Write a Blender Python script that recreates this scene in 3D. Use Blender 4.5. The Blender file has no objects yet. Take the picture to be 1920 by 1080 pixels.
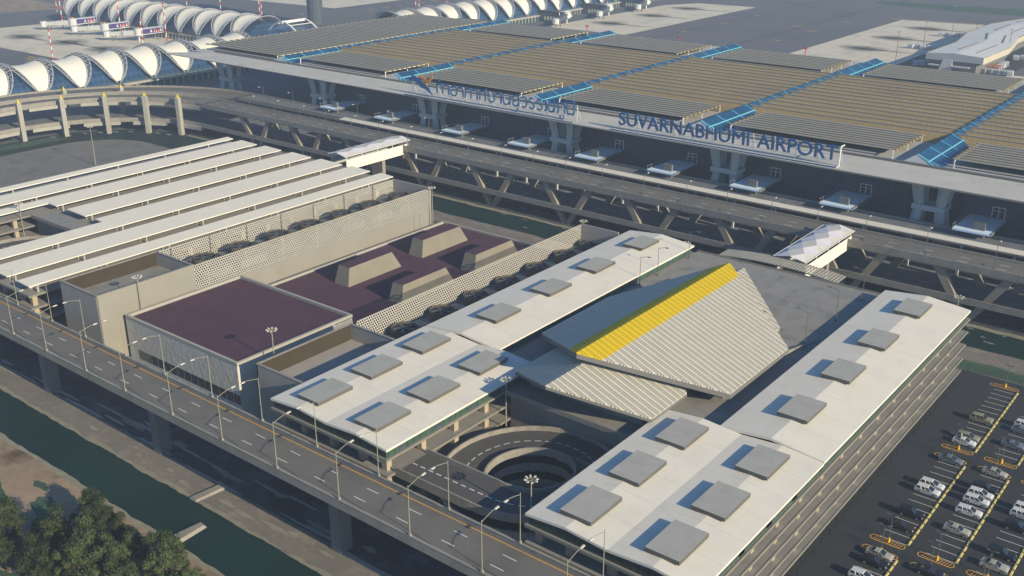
import bpy, math, random
from mathutils import Vector, Matrix
R = math.radians
S = bpy.context.scene
C = bpy.context.collection
random.seed(7)
ORD = ['zeroth', 'first', 'second', 'third', 'fourth', 'fifth', 'sixth', 'seventh', 'eighth', 'ninth', 'tenth', 'eleventh', 'twelfth',
       'thirteenth', 'fourteenth', 'fifteenth', 'sixteenth', 'seventeenth', 'eighteenth', 'nineteenth', 'twentieth']

# ------------------------------------------------------------------ helpers
class MB:
    def __init__(s): s.v = []; s.f = []; s.m = []
    def face(s, pts, m=0):
        i = len(s.v); s.v += [tuple(p) for p in pts]; s.f.append(tuple(range(i, i + len(pts)))); s.m.append(m)
    def hexa(s, b, t, m=0, mt=None):
        i = len(s.v); s.v += [tuple(p) for p in b] + [tuple(p) for p in t]; n = len(b)
        s.f.append(tuple(i + k for k in range(n))[::-1]); s.m.append(m)
        s.f.append(tuple(i + n + k for k in range(n))); s.m.append(m if mt is None else mt)
        for k in range(n):
            s.f.append((i + k, i + (k + 1) % n, i + n + (k + 1) % n, i + n + k)); s.m.append(m)
    def box(s, x0, x1, y0, y1, z0, z1, m=0, mt=None):
        b = [(x0, y0), (x1, y0), (x1, y1), (x0, y1)]
        s.hexa([(x, y, z0) for x, y in b], [(x, y, z1) for x, y in b], m, mt)
    def extr(s, poly, z0, z1, m=0, mt=None):
        s.hexa([(x, y, z0) for x, y in poly], [(x, y, z1) for x, y in poly], m, mt)
    def prof_y(s, prof, y0, y1, m=0):          # profile in x,z extruded along y
        s.hexa([(x, y0, z) for x, z in prof], [(x, y1, z) for x, z in prof], m)
    def prof_x(s, prof, x0, x1, m=0):
        s.hexa([(x0, y, z) for y, z in prof], [(x1, y, z) for y, z in prof], m)
    def tube(s, pts, r, n=6, m=0, cap=True, r1=None):
        pts = [Vector(p) for p in pts]; L = len(pts); rings = []
        for k, p in enumerate(pts):
            d = (pts[min(k + 1, L - 1)] - pts[max(k - 1, 0)]).normalized()
            a = d.orthogonal().normalized() if abs(d.z) > .9 else d.cross(Vector((0, 0, 1))).normalized()
            b = d.cross(a); rr = r if r1 is None else r + (r1 - r) * k / max(1, L - 1)
            i = len(s.v)
            s.v += [tuple(p + (a * math.cos(2 * math.pi * j / n) + b * math.sin(2 * math.pi * j / n)) * rr) for j in range(n)]
            rings.append(i)
        for k in range(L - 1):
            for j in range(n):
                s.f.append((rings[k] + j, rings[k] + (j + 1) % n, rings[k + 1] + (j + 1) % n, rings[k + 1] + j)); s.m.append(m)
        if cap:
            s.f.append(tuple(rings[0] + j for j in range(n))[::-1]); s.m.append(m)
            s.f.append(tuple(rings[-1] + j for j in range(n))); s.m.append(m)
    def bar(s, a, b, w, h, m=0, w1=None, h1=None):     # rectangular bar a->b
        a = Vector(a); b = Vector(b); d = (b - a).normalized()
        u = Vector((0, 0, 1)); x = d.cross(u)
        if x.length < .01: x = Vector((1, 0, 0))
        x.normalize(); y = x.cross(d)
        w1 = w if w1 is None else w1; h1 = h if h1 is None else h1
        q = [(-1, -1), (1, -1), (1, 1), (-1, 1)]
        s.hexa([a + x * i * w / 2 + y * j * h / 2 for i, j in q], [b + x * i * w1 / 2 + y * j * h1 / 2 for i, j in q], m)
    def grid(s, P, m=0):                        # P[i][j] points
        i0 = len(s.v); n = len(P[0])
        for row in P: s.v += [tuple(p) for p in row]
        for a in range(len(P) - 1):
            for b in range(n - 1):
                s.f.append((i0 + a * n + b, i0 + a * n + b + 1, i0 + (a + 1) * n + b + 1, i0 + (a + 1) * n + b)); s.m.append(m)
    def build(s, name, mats, parent=None, smooth=False, fix=True):
        me = bpy.data.meshes.new(name); me.from_pydata(s.v, [], s.f)
        if not isinstance(mats, (list, tuple)): mats = [mats]
        for m in mats: me.materials.append(m)
        if len(mats) > 1: me.polygons.foreach_set('material_index', s.m)
        if fix:
            import bmesh
            bm = bmesh.new(); bm.from_mesh(me); bmesh.ops.recalc_face_normals(bm, faces=bm.faces); bm.to_mesh(me); bm.free()
        if smooth: me.polygons.foreach_set('use_smooth', [True] * len(me.polygons))
        o = bpy.data.objects.new(name, me); C.objects.link(o)
        if parent: o.parent = parent; o.location = -Vector(parent.location) if parent.parent is None else (0, 0, 0)
        return o

def tag(o, label, cat, group=None, kind=None):
    if label: o['label'] = label
    if cat: o['category'] = cat
    if group: o['group'] = group
    if kind: o['kind'] = kind
    return o
def thing(name, label, cat, loc=(0, 0, 0), group=None):
    o = bpy.data.objects.new(name, None); o.empty_display_size = .5; C.objects.link(o); o.location = loc
    return tag(o, label, cat, group)
def local(name, mb, mats, parent, smooth=False):      # mesh given in the parent's own space
    o = mb.build(name, mats, None, smooth); o.parent = parent; return o
def dup(o, parent=None, loc=None, rz=None, label=None):
    c = o.copy(); C.objects.link(c); c.parent = parent
    if loc is not None: c.location = loc
    if rz is not None: c.rotation_euler = (0, 0, rz)
    if label: c['label'] = label
    for ch in list(o.children): dup(ch, c)
    return c
def structure(name, mb, m): return tag(mb.build(name, m), None, None, kind='structure')

# ------------------------------------------------------------------ materials
def lin(c):
    c /= 255; return c / 12.92 if c <= .04045 else ((c + .055) / 1.055) ** 2.4
def mat(name, rgb, rough=.85, var=.12, scale=.25, spec=.25, metal=0, stain=None, fine=None, bump=0, bscale=3):
    """rgb = real base colour as 0-255 sRGB; var = brightness mottling; stain=(rgb, amount, scale)"""
    m = bpy.data.materials.new(name); m.use_nodes = True
    N = m.node_tree.nodes; L = m.node_tree.links; b = N['Principled BSDF']
    b.inputs['Roughness'].default_value = rough; b.inputs['Specular IOR Level'].default_value = spec; b.inputs['Metallic'].default_value = metal
    col = [lin(c) for c in rgb]
    tc = N.new('ShaderNodeTexCoord')
    def noise(sc, det=5, ro=.6):
        n = N.new('ShaderNodeTexNoise'); n.inputs['Scale'].default_value = sc; n.inputs['Detail'].default_value = det
        n.inputs['Roughness'].default_value = ro; L.new(tc.outputs['Object'], n.inputs['Vector']); return n
    n = noise(scale)
    mp = N.new('ShaderNodeMapRange'); mp.inputs[1].default_value = .3; mp.inputs[2].default_value = .7
    mp.inputs[3].default_value = 1 - var; mp.inputs[4].default_value = 1 + var
    L.new(n.outputs['Fac'], mp.inputs[0])
    mul = N.new('ShaderNodeVectorMath'); mul.operation = 'SCALE'; mul.inputs[0].default_value = col
    L.new(mp.outputs[0], mul.inputs['Scale']); out = mul.outputs[0]
    if fine:
        n2 = noise(fine[0], 2); mp2 = N.new('ShaderNodeMapRange'); mp2.inputs[1].default_value = .25; mp2.inputs[2].default_value = .75
        mp2.inputs[3].default_value = 1 - fine[1]; mp2.inputs[4].default_value = 1 + fine[1]; L.new(n2.outputs['Fac'], mp2.inputs[0])
        mu2 = N.new('ShaderNodeVectorMath'); mu2.operation = 'SCALE'; L.new(out, mu2.inputs[0]); L.new(mp2.outputs[0], mu2.inputs['Scale']); out = mu2.outputs[0]
    if stain:
        n3 = noise(stain[2], 6, .65); mp3 = N.new('ShaderNodeMapRange'); mp3.inputs[1].default_value = .5; mp3.inputs[2].default_value = .7
        mp3.inputs[3].default_value = 0; mp3.inputs[4].default_value = stain[1]; L.new(n3.outputs['Fac'], mp3.inputs[0])
        mx = N.new('ShaderNodeMix'); mx.data_type = 'RGBA'; L.new(mp3.outputs[0], mx.inputs[0]); L.new(out, mx.inputs[6])
        mx.inputs[7].default_value = [lin(c) for c in stain[0]] + [1]; out = mx.outputs[2]
    L.new(out, b.inputs['Base Color'])
    if bump:
        n4 = noise(bscale, 4); bp = N.new('ShaderNodeBump'); bp.inputs['Strength'].default_value = bump; bp.inputs['Distance'].default_value = .3
        L.new(n4.outputs['Fac'], bp.inputs['Height']); L.new(bp.outputs[0], b.inputs['Normal'])
    m['out'] = 0
    return m
def stripes(m, axis, period, duty, rgb, soft=.04, amt=1):
    """overlay a painted/moulded stripe pattern (object axis) on a material"""
    N = m.node_tree.nodes; L = m.node_tree.links; b = N['Principled BSDF']
    src = b.inputs['Base Color'].links[0].from_socket
    tc = N.new('ShaderNodeTexCoord'); sp = N.new('ShaderNodeSeparateXYZ'); L.new(tc.outputs['Object'], sp.inputs[0])
    d = N.new('ShaderNodeMath'); d.operation = 'DIVIDE'; d.inputs[1].default_value = period; L.new(sp.outputs[axis], d.inputs[0])
    fr = N.new('ShaderNodeMath'); fr.operation = 'FRACT'; L.new(d.outputs[0], fr.inputs[0])
    mp = N.new('ShaderNodeMapRange'); mp.inputs[1].default_value = duty - soft; mp.inputs[2].default_value = duty + soft
    mp.inputs[3].default_value = amt; mp.inputs[4].default_value = 0; L.new(fr.outputs[0], mp.inputs[0])
    mx = N.new('ShaderNodeMix'); mx.data_type = 'RGBA'; L.new(mp.outputs[0], mx.inputs[0]); L.new(src, mx.inputs[6])
    mx.inputs[7].default_value = [lin(c) for c in rgb] + [1]; L.new(mx.outputs[2], b.inputs['Base Color'])
    return m

M = {}
M['roof_white'] = stripes(mat('roof_white', (220, 213, 200), .8, .035, .12, stain=((204, 198, 188), .5, .22), fine=(1.5, .015)), 1, 7.2, .012, (176, 171, 162), .006, .7)
M['slab'] = mat('slab', (140, 137, 133), .9, .1, .3, stain=((108, 104, 102), .5, .6))
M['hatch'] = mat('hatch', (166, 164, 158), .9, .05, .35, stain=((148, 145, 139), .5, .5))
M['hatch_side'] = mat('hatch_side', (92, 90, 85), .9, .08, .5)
M['concrete'] = mat('concrete', (142, 137, 129), .9, .1, .35, stain=((110, 106, 100), .5, .5))
M['conc_light'] = mat('conc_light', (160, 156, 147), .9, .06, .3)
M['kerb_conc'] = mat('kerb_conc', (124, 121, 112), .9, .08, .3)
M['conc_dark'] = mat('conc_dark', (108, 108, 108), .9, .08, .3)
M['col_cream'] = mat('col_cream', (168, 154, 132), .9, .05, .3)
M['pier_conc'] = mat('pier_conc', (150, 140, 124), .9, .1, .3)
M['cream'] = mat('cream', (140, 136, 128), .9, .05, .15, stain=((136, 127, 112), .5, .1))
M['olive'] = mat('olive', (64, 55, 42), .9, .12, .15)  # dark backface shading of the inner box walls, put into the colour
M['plaza'] = mat('plaza', (138, 135, 131), .9, .08, .12, stain=((100, 99, 98), .6, .25), fine=(2, .04))
M['asphalt'] = mat('asphalt', (110, 106, 101), .9, .07, .15, stain=((84, 83, 82), .6, .07), fine=(3, .05))
M['asphalt_dark'] = mat('asphalt_dark', (54, 56, 59), .9, .07, .3, fine=(5, .16))
M['ramp_asphalt'] = mat('ramp_asphalt', (84, 82, 81), .9, .06, .3)
M['shade_road'] = mat('shade_road', (112, 116, 122), .9, .1, .2, stain=((80, 84, 90), .6, .3))
M['glass_green'] = stripes(mat('glass_green', (62, 86, 74), .25, .25, .25, spec=.5), 1, 1.6, .08, (30, 38, 36))
M['glass_green_x'] = stripes(mat('glass_green_x', (44, 58, 54), .25, .2, .25, spec=.5), 0, 1.6, .08, (28, 34, 34))
M['white'] = mat('white', (226, 219, 203), .95, .03, .3)
M['paint_white'] = mat('paint_white', (214, 212, 205), .8, .06, 1)
M['paint_yellow'] = mat('paint_yellow', (214, 160, 58), .8, .08, 1)
M['kerb_yellow'] = mat('kerb_yellow', (196, 182, 110), .85, .12, 1)
M['bollard_yellow'] = mat('bollard_yellow', (236, 190, 20), .6, .05, 1)
M['tip_yellow'] = mat('tip_yellow', (200, 180, 40), .7, .05, 1)
M['lamp_pole'] = mat('lamp_pole', (146, 141, 125), .5, .05, 1, spec=.4)
M['lamp_dark'] = mat('lamp_dark', (96, 98, 100), .5, .05, 1)
M['lamp_head'] = mat('lamp_head', (186, 183, 172), .5, .03, 1)
M['maroon'] = mat('maroon', (78, 52, 66), .95, .14, .12, stain=((92, 66, 66), .5, .4), fine=(1.2, .1))
M['stucco'] = mat('stucco', (196, 191, 182), .95, .06, .3, bump=.5, bscale=.9)
M['stucco_plain'] = mat('stucco_plain', (168, 164, 158), .95, .05, .25)
M['wall_grey'] = mat('wall_grey', (158, 151, 144), .95, .05, .2)
M['wedge'] = mat('wedge', (132, 126, 114), .95, .1, .25, stain=((116, 110, 98), .6, .5))
M['tower_rim'] = mat('tower_rim', (84, 75, 62), .8, .12, .5)
M['tower_in'] = mat('tower_in', (46, 49, 54), .9, .15, .4)
M['fan'] = mat('fan', (84, 86, 90), .6, .1, 1)
M['louver'] = mat('louver', (150, 144, 130), .7, .06, .3)
M['gap_shade_dark'] = mat('gap_shade_dark', (40, 42, 45), .9, .06, .3)
M['louver_tip'] = mat('louver_tip', (158, 138, 84), .7, .1, 1)
M['brown'] = stripes(mat('brown', (150, 131, 93), .85, .08, .05, stain=((124, 108, 82), .6, .03), fine=(.5, .04)), 0, 1.9, .1, (104, 96, 82), amt=.6)
M['terminal_plate'] = mat('terminal_plate', (176, 174, 170), .85, .05, .1)
M['terminal_lip'] = mat('terminal_lip', (188, 184, 176), .85, .07, .1, stain=((160, 157, 152), .6, .2))
M['blue_glass'] = mat('blue_glass', (22, 74, 112), .45, .25, .12, spec=.4, stain=((28, 96, 122), .7, .1))
M['blue_trim'] = mat('blue_trim', (120, 196, 216), .5, .03, 1)
M['sign_blue'] = mat('sign_blue', (30, 84, 140), .4, .05, 1, spec=.5)
M['sign_gold'] = mat('sign_gold', (206, 136, 50), .5, .05, 1)
M['pylon'] = mat('pylon', (170, 174, 178), .85, .05, .3)
M['canopy_blue'] = mat('canopy_blue', (206, 226, 246), .8, .04, .2)
M['facade'] = stripes(stripes(mat('facade', (70, 76, 90), .5, .14, .25, spec=.3), 0, 2.4, .05, (88, 93, 104)), 2, 2.6, .06, (84, 88, 96))
M['frame_grey'] = mat('frame_grey', (150, 154, 158), .6, .05, 1)
M['metal_white'] = mat('metal_white', (224, 224, 220), .45, .03, 1)
M['membrane'] = mat('membrane', (226, 220, 206), .7, .03, .06, stain=((214, 208, 196), .5, .2))
M['truss_grey'] = mat('truss_grey', (150, 154, 160), .6, .05, 1)
M['vault_glass'] = stripes(stripes(mat('vault_glass', (32, 62, 96), .3, .25, .08, spec=.5), 1, 3.2, .05, (78, 106, 132)), 2, 3.0, .06, (70, 98, 126))
M['vault_green'] = mat('vault_green', (74, 96, 100), .4, .15, .1)
M['jet_white'] = mat('jet_white', (200, 202, 200), .6, .06, .4)
M['jet_dark'] = mat('jet_dark', (84, 88, 98), .7, .1, .4)
M['purple'] = mat('purple', (66, 46, 112), .6, .06, .5)
M['orange'] = mat('orange', (232, 98, 56), .6, .05, 1)
M['red'] = mat('red', (196, 44, 36), .6, .05, 1)
M['hangar_wall'] = mat('hangar_wall', (190, 180, 160), .8, .04, .1)
M['hangar_front'] = mat('hangar_front', (168, 172, 178), .8, .06, .1)
M['hangar_roof'] = mat('hangar_roof', (208, 208, 206), .7, .04, .05)
M['apron_asphalt'] = mat('apron_asphalt', (98, 99, 103), .95, .08, .012, stain=((82, 84, 88), .6, .02), fine=(.08, .05))
M['dark_ground'] = mat('dark_ground', (64, 66, 68), .95, .2, .08, stain=((112, 118, 126), .7, .14))
M['block_ground'] = mat('block_ground', (116, 113, 109), .95, .1, .08, stain=((80, 80, 80), .6, .15))
M['water'] = mat('water', (28, 50, 47), .5, .12, .05, spec=.08, stain=((38, 60, 54), .5, .15))
M['bank'] = mat('bank', (118, 112, 104), .95, .1, .12, stain=((146, 138, 124), .7, .25), fine=(1, .06))
M['bank_edge'] = mat('bank_edge', (138, 134, 116), .95, .18, .3)
M['sand'] = mat('sand', (150, 130, 108), .95, .14, .1, stain=((88, 70, 54), .95, .09), fine=(.6, .12))
M['grass'] = mat('grass', (58, 84, 66), .95, .25, .12, stain=((96, 100, 82), .5, .3))
M['pebble'] = mat('pebble', (140, 136, 124), .95, .12, .6)
M['tyre'] = mat('tyre', (28, 28, 30), .8, .05, 3)
M['rim'] = mat('rim', (190, 190, 190), .35, .03, 3, metal=.6)
M['car_glass'] = mat('car_glass', (34, 40, 48), .08, .05, 1, spec=.6)
M['headlight'] = mat('headlight', (225, 225, 222), .2, .02, 2, spec=.6)
M['tail'] = mat('tail', (150, 24, 22), .3, .02, 2)
M['steel_mesh'] = mat('steel_mesh', (150, 140, 112), .6, .06, 1)
M['bark'] = mat('bark', (78, 64, 50), .95, .2, 2)
M['leaf'] = mat('leaf', (60, 70, 42), .7, .3, 1.1, spec=.2, stain=((66, 78, 40), .6, .35))
_n = M['leaf'].node_tree.nodes; _l = M['leaf'].node_tree.links; _b = _n['Principled BSDF']; _oi = _n.new('ShaderNodeObjectInfo'); _mr = _n.new('ShaderNodeMapRange'); _mr.inputs[3].default_value = .7; _mr.inputs[4].default_value = 1.35
_hs = _n.new('ShaderNodeHueSaturation'); _l.new(_oi.outputs['Random'], _mr.inputs[0]); _l.new(_mr.outputs[0], _hs.inputs['Value']); _l.new(_b.inputs['Base Color'].links[0].from_socket, _hs.inputs['Color']); _l.new(_hs.outputs[0], _b.inputs['Base Color'])
M['canopy_lilac'] = mat('canopy_lilac', (216, 212, 218), .7, .04, .5)
M['canopy_tan'] = mat('canopy_tan', (194, 190, 184), .7, .05, .5)
M['panel_cream'] = mat('panel_cream', (232, 228, 210), .5, .02, .5)
M['container_grey'] = mat('container_grey', (186, 188, 190), .7, .06, .5)
M['container_brown'] = mat('container_brown', (172, 122, 100), .7, .08, .5)
M['tower_dark'] = stripes(mat('tower_dark', (74, 84, 92), .5, .1, .2), 2, 4, .1, (60, 68, 76))
M['apron_conc'] = stripes(stripes(mat('apron_conc', (214, 203, 182), .95, .05, .04, stain=((164, 158, 146), .6, .06), fine=(.2, .04)), 0, 7.5, .03, (160, 154, 142), .01), 1, 7.5, .03, (160, 154, 142), .01)
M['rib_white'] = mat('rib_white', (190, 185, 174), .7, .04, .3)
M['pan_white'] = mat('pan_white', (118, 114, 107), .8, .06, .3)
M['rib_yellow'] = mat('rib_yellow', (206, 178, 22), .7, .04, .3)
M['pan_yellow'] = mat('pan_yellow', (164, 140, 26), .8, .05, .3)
def perforated(name, rgb, pitch, hole):
    """metal screen with real see-through round holes (hexagonal layout in the sheet's y,z)"""
    m = mat(name, rgb, .7, .05, .4); N = m.node_tree.nodes; L = m.node_tree.links; b = N['Principled BSDF']
    tc = N.new('ShaderNodeTexCoord'); sp = N.new('ShaderNodeSeparateXYZ'); L.new(tc.outputs['Object'], sp.inputs[0])
    def op(o, a, b2=None):
        n = N.new('ShaderNodeMath'); n.operation = o
        for i, q in enumerate((a, b2)):
            if q is None: continue
            if isinstance(q, (int, float)): n.inputs[i].default_value = q
            else: L.new(q, n.inputs[i])
        return n.outputs[0]
    u = op('DIVIDE', sp.outputs[1], pitch); v = op('DIVIDE', sp.outputs[2], pitch * .87)
    row = op('FLOOR', v); sh = op('MULTIPLY', op('MODULO', row, 2.0), .5)
    fu = op('SUBTRACT', op('FRACT', op('ADD', u, sh)), .5); fv = op('MULTIPLY', op('SUBTRACT', op('FRACT', v), .5), .87)
    d = op('SQRT', op('ADD', op('MULTIPLY', fu, fu), op('MULTIPLY', fv, fv)))
    a = op('GREATER_THAN', d, hole); L.new(a, b.inputs['Alpha']); return m
M['perforated'] = perforated('perforated', (176, 172, 164), .7, .35)

# ------------------------------------------------------------------ camera, light, air
cam = bpy.data.cameras.new('camera'); co = bpy.data.objects.new('camera', cam); C.objects.link(co)
co.location = (0, 0, 110); co.rotation_euler = (R(90 - 21.8864), 0, R(38.3986))
cam.sensor_width = 36; cam.lens = 1934.1745 / 1920 * 36; cam.clip_start = 1; cam.clip_end = 6000; S.camera = co
EL, SH = 22.3, .11
sd = Vector((-math.cos(R(EL)), SH * math.cos(R(EL)), -math.sin(R(EL))))
sun = bpy.data.lights.new('sun', 'SUN'); so = bpy.data.objects.new('sun', sun); C.objects.link(so)
sun.energy = 4.75; sun.angle = R(.5); sun.color = (1, .865, .6); so.rotation_euler = sd.to_track_quat('-Z', 'Y').to_euler(); so.location = (100, -50, 200)
W = bpy.data.worlds.new('World'); S.world = W; W.use_nodes = True
sky = W.node_tree.nodes.new('ShaderNodeTexSky'); sky.sky_type = 'NISHITA'; sky.sun_disc = False
sky.sun_elevation = R(EL); sky.sun_rotation = R(93.5); sky.air_density = 1.0; sky.dust_density = .4; sky.ozone_density = 4
tint = W.node_tree.nodes.new('ShaderNodeVectorMath'); tint.operation = 'MULTIPLY'; tint.inputs[1].default_value = (.7, .98, 1.14)
W.node_tree.links.new(sky.outputs[0], tint.inputs[0]); W.node_tree.links.new(tint.outputs[0], W.node_tree.nodes['Background'].inputs[0]); W.node_tree.nodes['Background'].inputs[1].default_value = .094
S.view_settings.view_transform = 'Standard'; S.view_settings.look = 'None'; S.view_settings.exposure = .44; S.view_settings.gamma = 1
S.cycles.max_bounces = 5; S.cycles.transparent_max_bounces = 16; S.cycles.volume_bounces = 0
HAZE = .0003
hz = bpy.data.materials.new('haze'); hz.use_nodes = True; hn = hz.node_tree.nodes; hn.remove(hn['Principled BSDF'])
pv = hn.new('ShaderNodeVolumePrincipled'); pv.inputs['Color'].default_value = (.62, .74, .95, 1); pv.inputs['Density'].default_value = HAZE
pv.inputs['Anisotropy'].default_value = 0
hz.node_tree.links.new(pv.outputs[0], hn['Material Output'].inputs['Volume'])
b = MB(); b.box(-2600, 900, -160, 2600, -1.5, 126); tag(b.build('haze', hz), None, None, kind='stuff')

# ------------------------------------------------------------------ ground, water, apron
def strip(y0, y1, x0, x1, step=4, a0=0, a1=0, z=.02, seed=0):
    rnd = random.Random(seed); mb = MB(); rows = []; x = x0; n0 = n1 = 0
    while x <= x1 + .01:
        n0 = n0 * .6 + rnd.uniform(-a0, a0); n1 = n1 * .6 + rnd.uniform(-a1, a1)
        rows.append([(x, y0 + n0, z), (x, (y0 + y1) / 2, z), (x, y1 + n1, z)]); x += step
    mb.grid(rows); return mb
def sheet(name, pts, z, m):
    mb = MB(); mb.face([(x, y, z) for x, y in pts]); return structure(name, mb, m)
def blob(cx, cy, rx, ry, seed, n=18):
    rnd = random.Random(seed); ph = [rnd.uniform(.65, 1.2) for _ in range(n)]
    return [(cx + rx * ph[k] * math.cos(2 * math.pi * k / n), cy + ry * ph[k] * math.sin(2 * math.pi * k / n)) for k in range(n)]
sheet('ground', [(-2500, -150), (850, -150), (850, 2500), (-2500, 2500)], 0, M['apron_asphalt'])
structure('canal_water', strip(79, 95, -420, 120, 6, z=.012), M['water'])
structure('near_bank', strip(-120, 82.2, -420, 120, 2.5, 0, .45, .03, 1), M['sand'])
structure('near_bank_edge', strip(81.5, 82.5, -420, 120, 1.5, .3, .25, .05, 2), M['bank_edge'])
structure('far_bank', strip(92.9, 100, -420, 120, 2.5, .4, 0, .03, 3), M['bank'])
structure('far_bank_edge', strip(92.6, 93.4, -420, 120, 1.3, .2, .3, .05, 4), M['bank_edge'])
structure('verge', strip(99.5, 108, -420, 120, 4, 0, 0, .036, 5), M['dark_ground'])
mb = MB()
for i, (x, y, rx, ry) in enumerate([(-186, 70, 7, 3.5), (-166, 63, 9, 4), (-150, 58, 10, 4), (-200, 55, 12, 4), (-170, 74, 4.5, 2.6), (-159.5, 62, 3.5, 2.2), (-165, 72, 4, 2.4), (-178, 77.5, 3, 1)]): mb.face([(p, q, .045 + i * .004) for p, q in blob(x, y, rx, ry, i)])
structure('grass_patch', mb, M['grass'])
mb = MB()
for i, (x, y, rx, ry) in enumerate([(-163, 96.3, 1.1, .5), (-173, 95.8, .8, .35), (-157, 95.2, 1.6, .5), (-139.5, 95.7, 3, .5), (-131, 96.6, 4, .5), (-127, 97.3, 1.5, .6), (-176, 97, 1, .4), (-150, 93.9, 1.2, .5), (-118, 97, 2, .4), (-144.5, 96, 2.6, .5), (-190, 96, 1.5, .5), (-170, 103.4, 2.6, .9), (-113, 102.6, 1.6, .7), (-139, 104, 2.5, .6), (-152, 102, 4, .5), (-185, 102, 5, .6), (-124, 101.5, 5, .6)]):
    mb.face([(p, q, .06 + i * .004) for p, q in blob(x, y, rx, ry, 50 + i)])
structure('gravel_patch', mb, M['pebble'])
mb = MB()
for i in range(34):
    mb.face([(p, q, .062 + (i % 6) * .004) for p, q in blob(-235 + 5.2 * i + random.uniform(-3, 3), random.choice([99.6, 100.6, 102.8, 104.6, 98.9]) + random.uniform(-.4, .4), random.uniform(3, 9), random.uniform(.2, .6), 90 + i, 22)])
structure('gravel_streak', mb, M['wall_grey'])
mb = MB(); mb.hexa([(-151.5, 92.6, .02), (-149.3, 92.6, .02), (-148.6, 99.5, .02), (-150.6, 99.5, .02)], [(-151.3, 92.8, .4), (-149.6, 92.8, .4), (-148.9, 99.5, .5), (-150.4, 99.5, .5)])
tag(mb.build('drain_channel', M['concrete']), 'pale concrete drain crossing the bank between canal and viaduct', 'drain')
mb = MB(); mb.hexa([(-143.4, 82, .02), (-140.6, 82.3, .02), (-141.1, 89, .02), (-142.8, 89.2, .02)], [(-143.2, 82, .7), (-140.9, 82.3, .7), (-141.4, 88.6, .6), (-142.6, 88.8, .6)])
tag(mb.build('jetty', M['concrete']), 'short pale concrete jetty jutting into the green canal by the trees', 'jetty')
# inner district ground and its moat
inner = [(-430, 104)] + [(-430, 205)] + [(-402 - 28 * math.cos(R(a)), 221.5 + 28 * math.sin(R(a))) for a in range(0, 91, 10)]
sheet('service_yard', [(-430, 106), (60, 106), (60, 250), (-380, 249.6)] + inner[::-1][:-1], .02, M['block_ground'])
po = [(-449, 100), (-449, 205)] + [(-402 - 47 * math.cos(R(a)), 221.5 + 47 * math.sin(R(a))) for a in range(0, 91, 10)] + [(-380, 268.6), (60, 268.6)]
pi = [(-430, 100), (-430, 205)] + [(-402 - 28 * math.cos(R(a)), 221.5 + 28 * math.sin(R(a))) for a in range(0, 91, 10)] + [(-380, 249.5), (-240, 250), (-235, 254.7), (60, 254.7)]
mb = MB(); mb.face([(x, y, .032) for x, y in po] + [(x, y, .032) for x, y in pi[::-1]]); structure('moat_water', mb, M['water'])
structure('moat_bank', strip(246, 255, -240, 60, 3, 0, .35, .04, 8), M['bank'])
structure('moat_grass', strip(241.2, 246.6, -240, 60, 3, .3, .6, .05, 9), M['grass'])
structure('moat_far_bank', strip(267.8, 269.6, -400, 60, 2, .4, .3, .05, 10), M['bank_edge'])
mb = MB(); rnd = random.Random(3)
for i in range(60):
    x = rnd.uniform(-235, -45); mb.face([(p, q, .06 + (i % 7) * .004) for p, q in blob(x, rnd.choice([266.4, 266.9, 260, 263, 248, 252]) + rnd.uniform(-.4, .4), rnd.uniform(.5, 1.6), .3, i, 9)])
for a in range(10, 90, 9):
    mb.face([(p, q, .06) for p, q in blob(-402 - 43 * math.cos(R(a)), 221.5 + 43 * math.sin(R(a)), 2, .8, a, 9)])
structure('waterside_stones', mb, M['pebble'])
structure('moat_reeds', strip(198, 232, -446, -437, 3, 4, 5, .045, 12), M['grass'])
structure('viaduct_forecourt', strip(269.4, 300, -480, 60, 6, 0, 0, .026, 6), M['dark_ground'])
sheet('car_park_asphalt', [(-56, 100), (60, 100), (60, 240.3), (-56, 240.3)], .045, M['asphalt_dark'])
# apron pads
sheet('apron_pad', [(-1150, 342.5), (-560, 342.5), (-560, 445), (-804, 445), (-811, 390), (-1150, 390)], .03, M['apron_conc'])
sheet('apron_pad', [(-487, 560), (-415, 560), (-415, 872), (-470, 868), (-487, 836)], .03, M['apron_conc'])
sheet('apron_pad', [(-284.6, 560), (-152, 560), (-152, 690), (-214, 700), (-214, 877), (-284.6, 867)], .03, M['apron_conc'])
sheet('apron_pad', [(-1000, 620), (-702, 635), (-702, 900), (-1000, 900)], .03, M['apron_conc'])
sheet('apron_pad', [(-152, 560), (-110, 560), (-110, 665), (-152, 658)], .03, M['apron_conc'])
sheet('cargo_road', [(-214, 640), (-150, 640), (-150, 900), (-214, 900)], .038, M['asphalt_dark'])
sheet('taxiway_grass', [(-343.5, 968), (-346, 991), (-120, 1010), (-120, 960), (-268, 950)], .03, M['grass'])
sheet('taxiway_grass', [(-900, 436), (-886, 494), (-1100, 520), (-1100, 420)], .03, M['sand'])
sheet('taxiway_grass', [(-294, 868), (-296, 873), (-225, 882), (-224, 876)], .05, M['sand'])
mb = MB()
for x, y in [(-314, 825), (-314.7, 761), (-335, 780), (-316, 702), (-388.7, 700), (-388.8, 761), (-388, 820), (-694, 590), (-663, 639), (-673, 652), (-672, 668), (-671, 684), (-671, 715), (-671, 731), (-661, 335), (-649, 330), (-655, 330)]:
    mb.box(x - 3.5, x + 3.5, y - .9, y + .9, .05, .056)
structure('taxiway_marking', mb, M['paint_yellow'])
rub = mat('tyre_rubber', (66, 66, 68), .95, .2, .1)
_n = rub.node_tree.nodes; _l = rub.node_tree.links; _t = _n.new('ShaderNodeTexCoord'); _g = _n.new('ShaderNodeTexGradient'); _g.gradient_type = 'SPHERICAL'
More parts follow.
